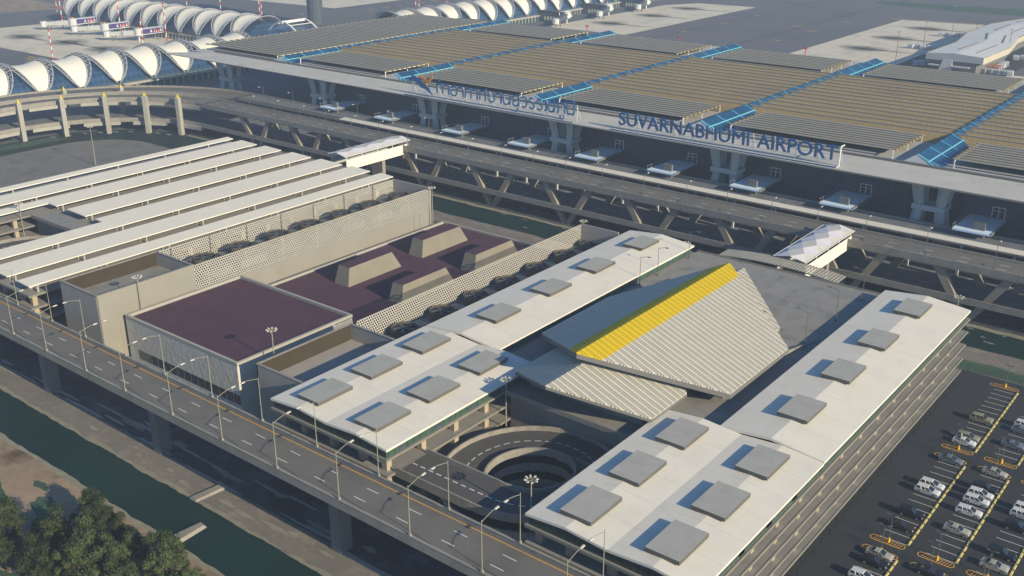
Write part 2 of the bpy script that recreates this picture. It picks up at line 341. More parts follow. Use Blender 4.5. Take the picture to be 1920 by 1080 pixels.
_l.new(_t.outputs['Object'], _g.inputs[0]); _no = _n.new('ShaderNodeTexNoise'); _no.inputs['Scale'].default_value = 3; _l.new(_t.outputs['Object'], _no.inputs['Vector'])
_m = _n.new('ShaderNodeMath'); _m.operation = 'MULTIPLY'; _l.new(_g.outputs['Fac'], _m.inputs[0]); _l.new(_no.outputs['Fac'], _m.inputs[1])
_m2 = _n.new('ShaderNodeMath'); _m2.operation = 'MULTIPLY'; _m2.inputs[1].default_value = 1.7; _m2.use_clamp = True; _l.new(_m.outputs[0], _m2.inputs[0]); _l.new(_m2.outputs[0], _n['Principled BSDF'].inputs['Alpha'])
for x, y in [(-459, 703), (-457, 765), (-458, 826), (-254, 703), (-255, 763), (-252, 827), (-753, 378), (-702, 383), (-654, 383)]:
    for sx, sy, dz, dx in ((17, 15, .06, 0), (34, 3.2, .07, 16)):
        mb = MB(); mb.face([(-1, -1, 0), (1, -1, 0), (1, 1, 0), (-1, 1, 0)]); o = structure('tyre_rubber_stain', mb, rub)
        o.location = (x + dx * .6, y, dz); o.scale = (sx, sy, 1)
mb = MB()
for x0, y0, x1, y1, w in [(-330, 500, -330, 1100, 4), (-390, 500, -390, 1000, 3), (-660, 200, -690, 560, 3), (-700, 610, -650, 1000, 4), (-1100, 470, -560, 560, 3), (-330, 880, -560, 1000, 4)]:
    mb.bar((x0, y0, .02), (x1, y1, .02), w, .008)
structure('taxiway_tyre_track', mb, mat('tyre_track', (84, 85, 88), .95, .1, .05))

# ------------------------------------------------------------------ front elevated road
ROAD, PT = 13.7, 14.6
X0, X1 = -400, -20
t = thing('elevated_road', 'grey two parapet elevated road on square piers running beside the green canal', 'viaduct')
mb = MB(); mb.box(X0, X1, 95.55, 104.3, 12.6, ROAD); mb.build('deck', M['asphalt'], t)
for y0, y1 in ((95.2, 95.55), (104.3, 104.65)):
    mb = MB(); x = X0
    while x < X1:
        mb.box(x, min(x + 9.8, X1) - .05, y0, y1, 12.9, PT); mb.box(x, min(x + 9.8, X1) - .05, y0 - .06, y1 + .06, PT, PT + .1); x += 9.8
    mb.build('parapet', M['concrete'], t)
for px in (-66, -117.2, -170.6, -213.5, -262, -310):
    mb = MB(); mb.box(px - 1.2, px + 1.2, 98.5, 101.3, 0, 12.2); mb.hexa([(px - 1.2, 98.5, 12.2), (px + 1.2, 98.5, 12.2), (px + 1.2, 101.3, 12.2), (px - 1.2, 101.3, 12.2)], [(px - 1.2, 96.2, 12.6), (px + 1.2, 96.2, 12.6), (px + 1.2, 103.6, 12.6), (px - 1.2, 103.6, 12.6)])
    mb.build('pier', M['conc_dark'], t)
mb = MB(); k = 0
while -81 - 9.8 * k > X0:
    x = -81 - 9.8 * k
    for y in (98.55, 101.6): mb.box(x - 1.35, x + 1.35, y - .08, y + .08, ROAD, ROAD + .006)
    k += 1
for k in range(1, 5):
    x = -81 + 9.8 * k
    for y in (98.55, 101.6): mb.box(x - 1.35, x + 1.35, y - .08, y + .08, ROAD, ROAD + .006)
mb.build('lane_stripe', M['paint_white'], t)
mb = MB(); mb.box(X0, X1, 103.88, 104.06, ROAD, ROAD + .006); mb.build('edge_line', M['paint_yellow'], t)
mb = MB()
for x in (-228, -205.5, -188, -164, -141.5, -117.6, -107, -94.2, -70): mb.box(x - .07, x + .07, 95.6, 104.2, ROAD, ROAD + .004)
mb.box(X0, X1, 95.6, 95.75, ROAD, ROAD + .005)
mb.build('expansion_joint', M['conc_dark'], t)

# ------------------------------------------------------------------ street lamps
def street_lamp(loc, s, label, group, h=8.7, arm=3.3, mats=('lamp_pole', 'lamp_head'), r=.075):
    o = thing('street_lamp', label, 'street lamp', loc, group)
    mb = MB(); mb.tube([(0, 0, 0), (0, 0, h + .35)], r * 1.25, 6, r1=r * .75); mb.box(-.2, .2, -.2, .2, 0, .35); local('pole', mb, M[mats[0]], o)
    mb = MB(); mb.tube([(0, 0, h), (0, s * arm * .35, h + .33), (0, s * arm * .7, h + .6), (0, s * arm, h + .68)], r * .7, 5); local('arm', mb, M[mats[0]], o)
    mb = MB(); mb.hexa([(-.16, s * (arm - .25), h + .52), (.16, s * (arm - .25), h + .52), (.2, s * (arm + .6), h + .6), (-.2, s * (arm + .6), h + .6)][::1 if s > 0 else -1],
                       [(-.1, s * (arm - .25), h + .74), (.1, s * (arm - .25), h + .74), (.14, s * (arm + .6), h + .76), (-.14, s * (arm + .6), h + .76)][::1 if s > 0 else -1])
    local('lamp_head', mb, M[mats[1]], o); return o
NX = [-248.5, -233, -217.5, -203.4, -187.8, -173.6, -157.8, -142.6, -127.4, -111.8, -95.8, -81.2, -66]
first = None
for side, y, s in (('canal-side', 95.38, 1), ('garage-side', 104.47, -1)):
    proto = None
    for k, x in enumerate([x for x in NX if not (side == 'canal-side' and x < -235)]):
        lb = 'curved arm street lamp on the canal viaduct, %s parapet, %s from left' % (side, ORD[k + 1])
        if proto is None: proto = street_lamp((x, y, PT + .1), s, lb, 'street lamps along the canal viaduct')
        else: dup(proto, None, (x, y, PT + .1), None, lb)
# high masts with a ring of floodlights
def high_mast(loc, ztop, label):
    o = thing('high_mast_light', label, 'floodlight mast', loc, 'floodlight masts'); h = ztop - loc[2]
    mb = MB(); mb.tube([(0, 0, 0), (0, 0, h)], .2, 8, r1=.1); local('mast', mb, M['lamp_pole'], o)
    mb = MB(); mb.tube([(.75 * math.cos(a * math.pi / 4), .75 * math.sin(a * math.pi / 4), h - .1) for a in range(9)], .05, 5)
    for a in range(4): mb.tube([(-.75 * math.cos(a * math.pi / 4), -.75 * math.sin(a * math.pi / 4), h - .1), (.75 * math.cos(a * math.pi / 4), .75 * math.sin(a * math.pi / 4), h - .1)], .035, 4)
    local('ring', mb, M['lamp_pole'], o)
    for a in range(8):
        c, s = math.cos(a * math.pi / 4), math.sin(a * math.pi / 4); mb = MB(); mb.bar((.75 * c, .75 * s, h - .02), (1.2 * c, 1.2 * s, h + .1), .3, .22); local('floodlight', mb, M['lamp_head'], o)
    return o
high_mast((-86.3, 113.9, .05), 19.3, 'tall floodlight mast with ring of lamps beside the spiral ramp')
high_mast((-111.4, 138.7, .05), 19.5, 'floodlight mast rising beside the long roofed garage with skylight slabs')
high_mast((-161.6, 123, .05), 21.5, 'floodlight mast between the maroon roof building and the open topped service block')
high_mast((-207.3, 121.1, .05), 22.9, 'floodlight mast against the cream wall of the cooling plant')
high_mast((-294.5, 137.8, .05), 19.8, 'floodlight mast by the ramp hole in the shaded parking deck')
high_mast((-206.6, 221.5, .05), 21.5, 'floodlight mast at the far end of the cream cooling plant wall')
high_mast((-164, 241, .05), 14.5, 'floodlight mast on the moat bank between cooling plant and pylons')
high_mast((-129, 240, .05), 15.6, 'floodlight mast behind the far end of the long white garage roof')
high_mast((-57, 241.5, .05), 17.4, 'floodlight mast behind the far end of the garage next to the car park')
high_mast((-385, 214, .05), 16, 'lone floodlight mast standing on the open grey yard')

# ------------------------------------------------------------------ parking garages
SL = [2.4, 5.55, 8.95, 12.2, 15.5]
def garage(name, label, front, rear, hatch_side, roof=True, grp=None, off=0):
    """front/rear = (x0,x1) of the block's front and rear widths"""
    t = thing(name, label, 'parking garage', (off, 0, 0), grp)
    fx0, fx1 = front; rx0, rx1 = rear; YF, YS, YE = 107.8, 151, 235
    for z in SL:
        mb = MB(); mb.extr([(fx0, YF), (fx1, YF), (fx1, YS), (rx1, YS), (rx1, YE), (rx0, YE), (rx0, YS), (fx0, YS)], z - .5, z)
        local('floor_slab', mb, M['slab'], t)
    mb = MB()                                   # pale kerb along each slab edge
    for z in SL:
        for a, b_ in (((fx1, YF), (fx1, YS)), ((fx1, YS), (rx1, YS)), ((rx1, YS), (rx1, YE)), ((fx0, YF), (fx1, YF))):
            if a == b_ : continue
            dx = .03 if a[0] == b_[0] else 0; dy = -.03 if a[1] == b_[1] else 0
            mb.box(min(a[0], b_[0]) + (dx and -.16), max(a[0], b_[0]) + dx, min(a[1], b_[1]) + dy, max(a[1], b_[1]) + (dy and .16), z - .45, z + .05)
    local('slab_kerb', mb, M['kerb_conc'], t)
    cols = set()
    for k in range(15):
        y = 109.7 + 8.95 * k
        x0, x1 = (fx0, fx1) if y < YS else (rx0, rx1)
        if y < YE - 2:
            for x in (x0 + 1.9, (x0 + x1) / 2, x1 - 1.9): cols.add((round(x, 2), round(y, 2)))
    for k in range(1, 4): cols.add((round(fx0 + k * (fx1 - fx0) / 4, 2), 109.7))
    for x, y in sorted(cols):
        mb = MB(); z0 = 0
        for z in SL: mb.box(x - .65, x + .65, y - .6, y + .6, z0, z - .5); z0 = z
        local('column', mb, M['col_cream'], t)
    if not roof: return t
    RF = [17.45, 18.12, 17.55, 18.12, 17.45]; xs = [fx0 + (fx1 - fx0) * i / 4 for i in range(5)]
    th = .42
    mb = MB(); i0 = -1
    for i in range(4):
        mb.hexa([(xs[i], 107.95, RF[i] - th), (xs[i + 1], 107.95, RF[i + 1] - th), (xs[i + 1], YS, RF[i + 1] - th), (xs[i], YS, RF[i] - th)],
                [(xs[i], 107.95, RF[i]), (xs[i + 1], 107.95, RF[i + 1]), (xs[i + 1], YS, RF[i + 1]), (xs[i], YS, RF[i])])
    local('roof', mb, M['roof_white'], t)
    mb = MB(); xr = [rx0, (rx0 + rx1) / 2, rx1]; ZR = [17.7, 18.7, 17.65]
    for i in range(2):
        mb.hexa([(xr[i], YS + .02, ZR[i] - th), (xr[i + 1], YS + .02, ZR[i + 1] - th), (xr[i + 1], 234.4, ZR[i + 1] - th), (xr[i], 234.4, ZR[i] - th)],
                [(xr[i], YS + .02, ZR[i]), (xr[i + 1], YS + .02, ZR[i + 1]), (xr[i + 1], 234.4, ZR[i + 1]), (xr[i], 234.4, ZR[i])])
    local('roof', mb, M['roof_white'], t)
    ins = .5
    mb = MB(); mb.prof_y([(fx0 + ins, 15.5), (fx1 - ins, 15.5), (fx1 - ins, RF[4] - .35), (xs[3], RF[3] - .6), (xs[2], RF[2] - .5), (xs[1], RF[1] - .6), (fx0 + ins, RF[0] - .35)], YF + ins, YF + ins + .1); local('end_glazing', mb, M['glass_green_x'], t)
    for x, ya, yb in ((fx1 - ins, YF + ins + .1, YS - .3), (fx0 + ins, YF + ins + .1, YS - .3), (rx1 - ins, YS + .3, 233.6), (rx0 + ins, YS + .3, 233.6)):
        mb = MB(); mb.box(x - .05, x + .05, ya, yb, 15.5, 17.4); local('side_glazing', mb, M['glass_green'], t)
    for x in (fx1 - ins, rx1 - ins):
        y = 111.5 if x == fx1 - ins else YS + 5
        ye = YS if x == fx1 - ins else 233
        while y < ye - 3:
            mb = MB(); mb.box(x + .02, x + .12, y, y + 1.7, 15.55, 17.35); local('glazing_panel', mb, M['tower_dark'], t); y += 9.4
    for xc, ys, zr in [(xs[1], (110.6, 124.3, 138.9), 18.12), (xs[3], (110.5, 124.2, 138.9), 18.12), (xr[1], (159.5, 179.2, 198.1, 219.5), 18.7)]:
        for y in ys:
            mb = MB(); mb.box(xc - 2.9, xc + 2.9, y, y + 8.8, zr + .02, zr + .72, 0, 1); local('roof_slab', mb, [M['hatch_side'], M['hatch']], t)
    return t
garage('parking_garage', 'long white roofed garage with ten grey roof slabs, beside the car park', (-83, -52.3), (-72, -52.3), 0, True, 'parking garages')
garage('parking_garage', 'long white roofed garage with ten grey roof slabs, between cooling plant and spiral ramp', (-144.2, -113.3), (-143.8, -123.5), 0, True, 'parking garages')
garage('parking_garage', 'open topped garage block whose slabs end beside the cream cooling plant', (-83, -52.3), (-72, -52.3), 0, False, 'parking garages', -181.6)
garage('parking_garage', 'open topped garage block at the left edge beyond the small spiral ramp', (-144.2, -113.3), (-143.8, -123.5), 0, False, 'parking garages', -181.6)

# deck between the two garages, repeated at left under the shade roofs
def deck(off, label):
    t = thing('parking_deck', label, 'parking deck', (off, 0, 0), 'concrete parking decks')
    mb = MB(); mb.extr([(-123.4, 151.05), (-113.2, 151.05), (-113.2, 141), (-83.1, 141), (-83.1, 151.05), (-72.1, 151.05), (-72.1, 236.2), (-123.4, 236.2)], 14.9, 15.48); local('deck_slab', mb, M['plaza'], t)
    for z in SL[1:4]:
        mb = MB(); mb.box(-113.2, -83.1, 143, 235, z - .5, z - .02); local('floor_slab', mb, M['slab'], t)
    for q in ((-113.2, -83.1, 140.85, 141, 14.7, 15.75), (-123.4, -72.1, 236.2, 236.4, 14.8, 15.9)): mb = MB(); mb.box(*q); local('edge_wall', mb, M['concrete'], t)
    mb = MB(); mb.box(-113.2, -83.1, 142.4, 142.6, 0, 14.9); local('front_wall', mb, M['concrete'], t)
    return t
deck(0, 'grey concrete deck around the yellow ridged folded roof')
deck(-181.6, 'grey concrete deck beneath the long white shade roofs')
# spiral ramps
def spiral(off, label):
    t = thing('spiral_ramp', label, 'spiral ramp', (off, 0, 0), 'spiral parking ramps'); cx, cy, r0, r1 = -96, 126.2, 8.3, 16.1
    n = 44; turns = 3.5; P = []; tot = int(n * turns)
    def pt(k, r, z=0):
        a = -math.pi / 2 + 2 * math.pi * k / n; return (cx + r * math.cos(a), cy + r * math.sin(a), 12.2 - 3.35 * k / n + z)
    top = MB(); top.grid([[pt(k, r0), pt(k, (r0 + r1) / 2), pt(k, r1)] for k in range(tot + 1)])
    top.grid([[pt(k, r0, -.4), pt(k, (r0 + r1) / 2, -.4), pt(k, r1, -.4)] for k in range(tot + 1)])
    local('ramp_surface', top, M['ramp_asphalt'], t)
    for ra, rb in ((r0 - .3, r0), (r1, r1 + .3)):
        mb = MB()
        if ra < r0: rng = [(0, tot)]
        else: rng = [(0, int(n * .5)), (int(n * .52), tot)]
        for a, b_ in rng:
            mb.grid([[pt(k, ra, -.6), pt(k, ra, .95), pt(k, rb, .95), pt(k, rb, -.6)] for k in range(a, b_)])
        local('parapet', mb, M['concrete'], t)
    mb = MB(); mb.box(-113.2, cx, cy - r1, cy - r0, 11.75, 12.2); local('entry_ramp', mb, M['ramp_asphalt'], t); mb = MB()
    zb = 12.2 - 3.35 / 2; mb.box(cx, -75, cy + r0, cy + r1 - .3, zb - .4, zb - .01); local('exit_ramp', mb, M['ramp_asphalt'], t)
    for q in ((-113.4, cx, cy - r1 - .3, cy - r1, 11.4, 13.2), (-113.2, cx, cy - r0, cy - r0 + .3, 11.4, 13.2), (cx, -82, cy + r0 - .3, cy + r0, zb - .8, zb + .95), (cx, -82, cy + r1 - .3, cy + r1, zb - .8, zb + .95)):
        mb = MB(); mb.box(*q); local('ramp_wall', mb, M['concrete'], t)
    mb = MB(); k = 0; rm = (r0 + r1) / 2
    while k < tot - 1:
        mb.face([pt(k, rm - .11, .012), pt(k, rm + .11, .012), pt(k + .72, rm + .11, .012), pt(k + .72, rm - .11, .012)]); k += 1.15
    x = -113
    while x < cx - 1: mb.box(x, x + 1.15, cy - rm - .11, cy - rm + .11, 12.2, 12.212); x += 1.9
    x = cx + .5
    while x < -76: mb.box(x, x + 1.15, cy + rm - .11, cy + rm + .11, zb, zb + .012); x += 1.9
    local('lane_stripe', mb, M['paint_white'], t)
    return t
spiral(0, 'grey spiral ramp with dashed centre line between the two white garages')
spiral(-181.6, 'small spiral ramp seen below the white shade roofs at left')

# long shade roofs over the left deck
for k, parts in enumerate([[(-240.1, -234.5, 108.5, 233)], [(-254.1, -245.3, 108.6, 233)], [(-269.5, -258.9, 147, 233), (-265.4, -258.9, 109, 147)], [(-284.6, -274.7, 147, 233)],
                           [(-299.6, -290.7, 147, 233), (-299.6, -295.1, 109, 147)], [(-313.2, -304.4, 109, 233)], [(-321.6, -318.3, 109, 233)]]):
    t = thing('shade_roof', 'long flat white shade roof on posts over the deck, %s counting away from the cooling plant' % ORD[k + 1], 'shade roof', (0, 0, 0), 'white shade roofs')
    for x0, x1, y0, y1 in parts:
        mb = MB(); mb.hexa([(x0, y0, 17.6), (x1, y0, 17.4), (x1, y1, 17.4), (x0, y1, 17.6)], [(x0, y0, 17.9), (x1, y0, 17.66), (x1, y1, 17.66), (x0, y1, 17.9)]); mb.build('roof_panel', M['white'], t)
        y = y0 + 2.2
        while y < y1:
            for x in ((x1 - 3.4, x1 - .4) if x1 - x0 > 4 else (x1 - 1,)):
                mb = MB(); mb.box(x - .22, x + .22, y - .22, y + .22, 15.48, 17.42); mb.bar((x, y, 17.25), (max(x0 + .3, x - 2.4), y, 17.35), .2, .2); mb.build('post', M['conc_light'], t)
            y += 18.55

# ------------------------------------------------------------------ folded roof pavilion
t = thing('folded_roof_pavilion', 'ribbed white folded roof pavilion with a bright yellow ridge on the deck', 'pavilion')
cx = -100.8
def raise_up(o):
    o.data.transform(Matrix.Translation((0, 0, 110)) @ Matrix.Scale(.972, 4) @ Matrix.Translation((0, 0, -110))); return o
def gable(yf, yr, ef, er, half, zr, ze, yel):
    """prow-ended gable: ridge yf..yr at zr, eaves ef..er at cx+-half, ze; yel = yellow strip width"""
    th = 1.25 if yel else .8
    for s in (1, -1):
        def P(d, f, dz=0):     # d distance from ridge, f 0 front 1 rear
            u = d / half; y = (yf + (ef - yf) * u) * (1 - f) + (yr + (er - yr) * u) * f
            return (cx + s * d, y, zr + (ze - zr) * u + dz)
        y = yf; pitch = 1.6
        A = {0: MB(), 1: MB()}
        while y < yr:
            for dy, w0, dz, m in ((0, .6, .07, 0), (.6, .22, 0, 1), (.82, .2, .05, 0), (1.02, .2, 0, 1), (1.22, .18, .05, 0), (1.4, .2, 0, 1)):
                ya = y + dy; yb = min(yr, ya + w0)
                if yb <= ya: continue
                dm = lambda yy: max(0, half * min(1, (yy - yf) / (ef - yf), (yr - yy) / (yr - er)))
                zz = lambda d: zr + (ze - zr) * d / half + dz
                da, db = dm(ya), dm(yb)
                if max(da, db) <= .05: continue
                for a0, a1, b0, b1, w in (((0, 0, min(yel, da), min(yel, db), 0), (min(yel, da), min(yel, db), da, db, 1)) if yel else ((0, 0, da, db, 1),)):
                    if max(b0 - a0, b1 - a1) < .03: continue
                    A[w].hexa([(cx + s * a0, ya, zz(a0) - .3), (cx + s * b0, ya, zz(b0) - .3), (cx + s * b1, yb, zz(b1) - .3), (cx + s * a1, yb, zz(a1) - .3)], [(cx + s * a0, ya, zz(a0)), (cx + s * b0, ya, zz(b0)), (cx + s * b1, yb, zz(b1)), (cx + s * a1, yb, zz(a1))], m)
            y += pitch
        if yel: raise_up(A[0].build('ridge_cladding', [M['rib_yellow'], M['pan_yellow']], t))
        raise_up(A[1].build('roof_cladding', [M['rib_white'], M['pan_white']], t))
        mb = MB(); q = [(0, yf), (half, ef), (half, er), (0, yr)]; zz = lambda d: zr + (ze - zr) * d / half
        mb.hexa([(cx + s * d, y, zz(d) - th) for d, y in q], [(cx + s * d, y, zz(d) - .31) for d, y in q]); raise_up(mb.build('soffit', M['conc_dark'], t))
gable(147, 209.5, 166.8, 193.3, 23, 25.3, 15.9, 3.9)
gable(137.2, 168, 148.7, 162, 16.1, 22.2, 15.8, 0)
gable(194, 217.4, 198, 202.4, 17, 21.7, 15.7, 0)
cl = cx * .972
mb = MB(); mb.prof_y([(cl - 13, 15.49), (cl + 13, 15.49), (cl + 13, 18.2), (cl, 23.4), (cl - 13, 18.2)], 146, 194); mb.build('hall_wall', M['cream'], t)
mb = MB(); mb.prof_y([(cl - 19.8, 15.49), (cl + 19.8, 15.49), (cl + 19.8, 17.6), (cl, 25.8), (cl - 19.8, 17.6)], 164.5, 186); mb.build('hall_wall', M['cream'], t)
mb = MB(); mb.hexa([(-77.4, 190, 15.49), (-76.9, 190, 15.49), (-74.6, 201.5, 15.49), (-75.1, 201.5, 15.49)], [(-77.4, 190, 16.6), (-76.9, 190, 16.6), (-74.6, 201.5, 15.6), (-75.1, 201.5, 15.6)]); mb.build('low_wall', M['concrete'], t)
proto = None
for i, (x, y, s_) in enumerate([(-122.6, 205.5, 0), (-122.6, 214, 0), (-122.6, 230, 0), (-76.3, 198.4, 1), (-75.8, 214.2, 1), (-75.8, 230, 1)]):
    lb = 'thin dark lamp post on the grey deck, %s along the %s garage' % (ORD[i % 3 + 1], 'left' if i < 3 else 'right')
    if proto is None: proto = street_lamp((x, y, 15.5), 1, lb, 'lamp posts on the grey deck', 7.2, 2.2, ('lamp_dark', 'lamp_dark'), .07); o = proto
    else: o = dup(proto, None, (x, y, 15.5), None, lb)
    o.rotation_euler = (0, 0, R(-90 if s_ == 0 else 90))
# slatted canopy behind the deck
t = thing('slatted_canopy', 'low arched canopy of pale slats behind the grey deck by the footbridge', 'canopy')
mb = MB(); n = 40
for k in range(n):
    u = (k + .5) / n * 2 - 1; x = -101 + 16.5 * u; z = 15.6 + 1.1 * (1 - u * u); mb.box(x - .26, x + .26, 236.6, 242.5, z - .1, z + .12)
mb.build('slats', M['conc_light'], t)
mb = MB()
for y in (237, 242): mb.tube([(-101 + 16.5 * (k / 12 * 2 - 1), y, 15.35 + 1.1 * (1 - (k / 12 * 2 - 1) ** 2)) for k in range(13)], .15, 5)
mb.build('frame', M['conc_dark'], t)

# ------------------------------------------------------------------ cooling plants
def cooling_tower(loc, label, r=3.1, h=2.3):
    o = thing('cooling_tower', label, 'cooling tower', loc, 'cooling towers on the plant roofs'); n = 22
    mb = MB(); rows = [[(rr * math.cos(2 * math.pi * k / n), rr * math.sin(2 * math.pi * k / n), z) for k in range(n + 1)] for rr, z in ((r * 1.04, 0), (r * .97, h * .5), (r, h), (r - .18, h), (r - .25, h * .4), (r - .25, .2))]
    mb.grid(rows); local('casing', mb, M['tower_rim'], o, True)
    mb = MB(); mb.face([((r - .26) * math.cos(2 * math.pi * k / n), (r - .26) * math.sin(2 * math.pi * k / n), h * .8) for k in range(n)]); local('drift_deck', mb, M['tower_in'], o)
    mb = MB()
    for k in range(5):
        a = k * 2 * math.pi / 5 + .3; c, s = math.cos(a), math.sin(a); mb.hexa([(.3 * c - .25 * s, .3 * s + .25 * c, h * .86), (.3 * c + .25 * s, .3 * s - .25 * c, h * .9), (2.6 * c + .45 * s, 2.6 * s - .45 * c, h * .89), (2.6 * c - .35 * s, 2.6 * s + .35 * c, h * .86)],
                [(.3 * c - .25 * s, .3 * s + .25 * c, h * .88), (.3 * c + .25 * s, .3 * s - .25 * c, h * .92), (2.6 * c + .45 * s, 2.6 * s - .45 * c, h * .91), (2.6 * c - .35 * s, 2.6 * s + .35 * c, h * .88)])
    mb.tube([(0, 0, h * .8), (0, 0, h * .95)], .5, 8); local('fan', mb, M['fan'], o)
    return o
proto = None
for k, y in enumerate([145.9, 157.5, 169.8, 181.4, 193.3, 205, 217]):
    lb = 'round cooling tower between the cream plant screens, %s from the near end' % ORD[k + 1]
    proto = cooling_tower((-216.6, y, 16.5), lb) if proto is None else dup(proto, None, (-216.6, y, 16.5), None, lb)
for k, y in enumerate([153.7, 166.6, 178.9, 191.4, 204.1, 216.7, 228.6]): dup(proto, None, (-153.3, y, 11.52), None, 'round cooling tower shaded beside the white garage roof, %s from the near end' % ORD[k + 1])
t = thing('cooling_plant', 'tall cream cooling plant with an open box front and perforated screens', 'plant building')
mb = MB(); mb.box(-223.8, -208.1, 137, 222.5, 0, 14.3); mb.build('wall', M['cream'], t)
mb = MB(); mb.box(-223.8, -208.1, 111.02, 136.99, 0, 16.5); mb.build('wall', M['cream'], t)
mb = MB(); mb.box(-223.5, -208.4, 137.1, 222, 14.3, 14.36); mb.build('tower_deck', M['conc_dark'], t)
mb = MB(); mb.box(-223.4, -208.5, 111.4, 136.6, 17.4, 17.5); mb.build('box_floor', M['plaza'], t)
mb = MB(); mb.box(-208.5, -208.05, 111.05, 137, 16.5, 21); mb.build('box_wall', M['cream'], t)
mb = MB(); mb.box(-223.85, -208.5, 110.95, 111.4, 0, 21); mb.build('front_wall', M['wall_grey'], t)
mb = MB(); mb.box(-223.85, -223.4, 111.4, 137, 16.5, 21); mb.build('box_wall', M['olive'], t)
mb = MB(); mb.box(-223.4, -208.5, 136.6, 137.02, 16.5, 21); mb.build('box_wall', M['wall_grey'], t)
mb = MB(); mb.box(-223.8, -208.1, 222.1, 222.55, 14.3, 21.05); mb.build('end_wall', M['wall_grey'], t)
mb = MB()
for a in ((-223.95, -223.3, 110.85, 137.1), (-208.65, -207.95, 110.85, 137.1), (-223.3, -208.65, 110.85, 111.5), (-223.3, -208.65, 136.5, 137.1)): mb.box(*a, 21, 21.15)
mb.build('coping', M['concrete'], t)
for k in range(7):
    y = [145.9, 157.5, 169.8, 181.4, 193.3, 205, 217][k]; mb = MB(); mb.box(-221.5, -211.5, y - 4.4, y + 4.4, 14.36, 16.5); mb.build('tower_plinth', M['conc_dark'], t)
for x in (-208.2, -223.7):
    mb = MB(); mb.face([(x, 137.1, 14.3), (x, 222.1, 14.3), (x, 222.1, 21), (x, 137.1, 21)]); mb.build('perforated_screen', M['perforated'], t)
mb = MB()
for y in range(141, 222, 12):
    for x in (-208.5, -223.35): mb = MB(); mb.box(x - .12, x + .12, y - .12, y + .12, 14.3, 20.9); mb.build('screen_post', M['concrete'], t)
mb = MB()
for y in (119.5, 214.8, 217.2): mb.box(-208.1, -208.04, y - .05, y + .05, 8, 14.2)
mb.build('wall_joint', M['conc_dark'], t)

t = thing('maroon_roof_building', 'low grey building with flat maroon roof behind the street lamps', 'building')
mb = MB(); mb.box(-206.9, -165.8, 116.5, 149.4, 0, 14.2); mb.build('wall', M['stucco'], t)
mb = MB(); mb.box(-206.3, -166.4, 117.1, 148.8, 14.2, 14.28); mb.build('roof', M['maroon'], t)
mb = MB()
for a in ((-206.95, -206.3, 116.45, 149.45), (-166.4, -165.75, 116.45, 149.45), (-206.3, -166.4, 116.45, 117.1), (-206.3, -166.4, 148.8, 149.45)): mb.box(*a, 14.2, 15)
mb.build('parapet', M['conc_light'], t)
for k in range(15):
    x = -203 + k * 2.5; mb = MB(); mb.box(x, x + 2.2, 116.44, 116.5, 5.0, 7.2); mb.build('window', M['car_glass'], t)
t = thing('plant_hall', 'long lower building whose maroon roof carries four slanted cream vents', 'building')
mb = MB(); mb.box(-204.5, -157.4, 149.5, 224, 0, 10); mb.build('wall', M['stucco_plain'], t)
mb = MB(); mb.box(-204, -157.9, 150, 223.5, 10, 10.08); mb.build('roof', M['maroon'], t)
mb = MB()
for a in ((-204.6, -204, 149.55, 224.1), (-204, -157.4, 223.5, 224.1)): mb.box(*a, 10, 10.7)
mb.build('parapet', M['conc_light'], t)
for x0, x1, y0, y1 in [(-192.6, -188.6, 170, 185.6), (-192.5, -188.6, 198, 213.5), (-172.8, -169.3, 170, 185.8), (-173.1, -169.3, 198, 213.4)]:
    mb = MB(); mb.hexa([(x0 - .8, y0 - 1.2, 10), (x1 + .5, y0 - 1.2, 10), (x1 + .5, y1 + 3, 10), (x0 - .8, y1 + 3, 10)], [(x0, y0, 15), (x1, y0, 15), (x1, y1, 15), (x0, y1, 15)]); v = mb.build('roof_vent', M['wedge'], t)
    mb = MB(); mb.box(x0 - .02, x1 + .02, y0 - .02, y1 + .02, 15, 15.06); mb.build('vent_top', M['maroon'], v)

t = thing('service_block', 'open topped service block with perforated screen, shaded by the white garage roof', 'plant building')
PX0, PX1 = -158.9, -144.6
mb = MB(); mb.box(PX0, PX1, 116.3, 142.5, 0, 13.3); mb.build('wall', M['wall_grey'], t)
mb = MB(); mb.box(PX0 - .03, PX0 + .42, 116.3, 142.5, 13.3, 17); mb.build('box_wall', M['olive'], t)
for ya, yb in ((116.27, 116.7), (142.1, 142.55)): mb = MB(); mb.box(PX0 + .42, PX1, ya, yb, 13.3, 17); mb.build('box_wall', M['wall_grey'], t)
mb = MB()
for a in ((PX0 - .1, PX0 + .5, 116.2, 142.6), (PX0 + .5, PX1, 116.2, 116.8), (PX0 + .5, PX1, 142, 142.6)): mb.box(*a, 17, 17.14)
mb.build('coping', M['concrete'], t)
mb = MB(); mb.box(-157.3, PX1, 142.6, 233, 0, 11.5); mb.build('tower_deck', M['conc_dark'], t)
mb = MB(); mb.face([(-157.1, 142.7, 11.5), (-157.1, 229.8, 11.5), (-157.1, 229.8, 18), (-157.1, 142.7, 18)]); mb.build('perforated_screen', M['perforated'], t)
mb = MB(); mb.box(-157.2, PX1, 229.7, 230.1, 11.5, 18.05); mb.build('end_wall', M['wall_grey'], t)
for y in [153.7, 166.6, 178.9, 191.4, 204.1, 216.7]:
    mb = MB(); mb.box(-156, -148, y + 5, y + 7.6, 11.5, 12.3); mb.build('tower_plinth', M['concrete'], t)

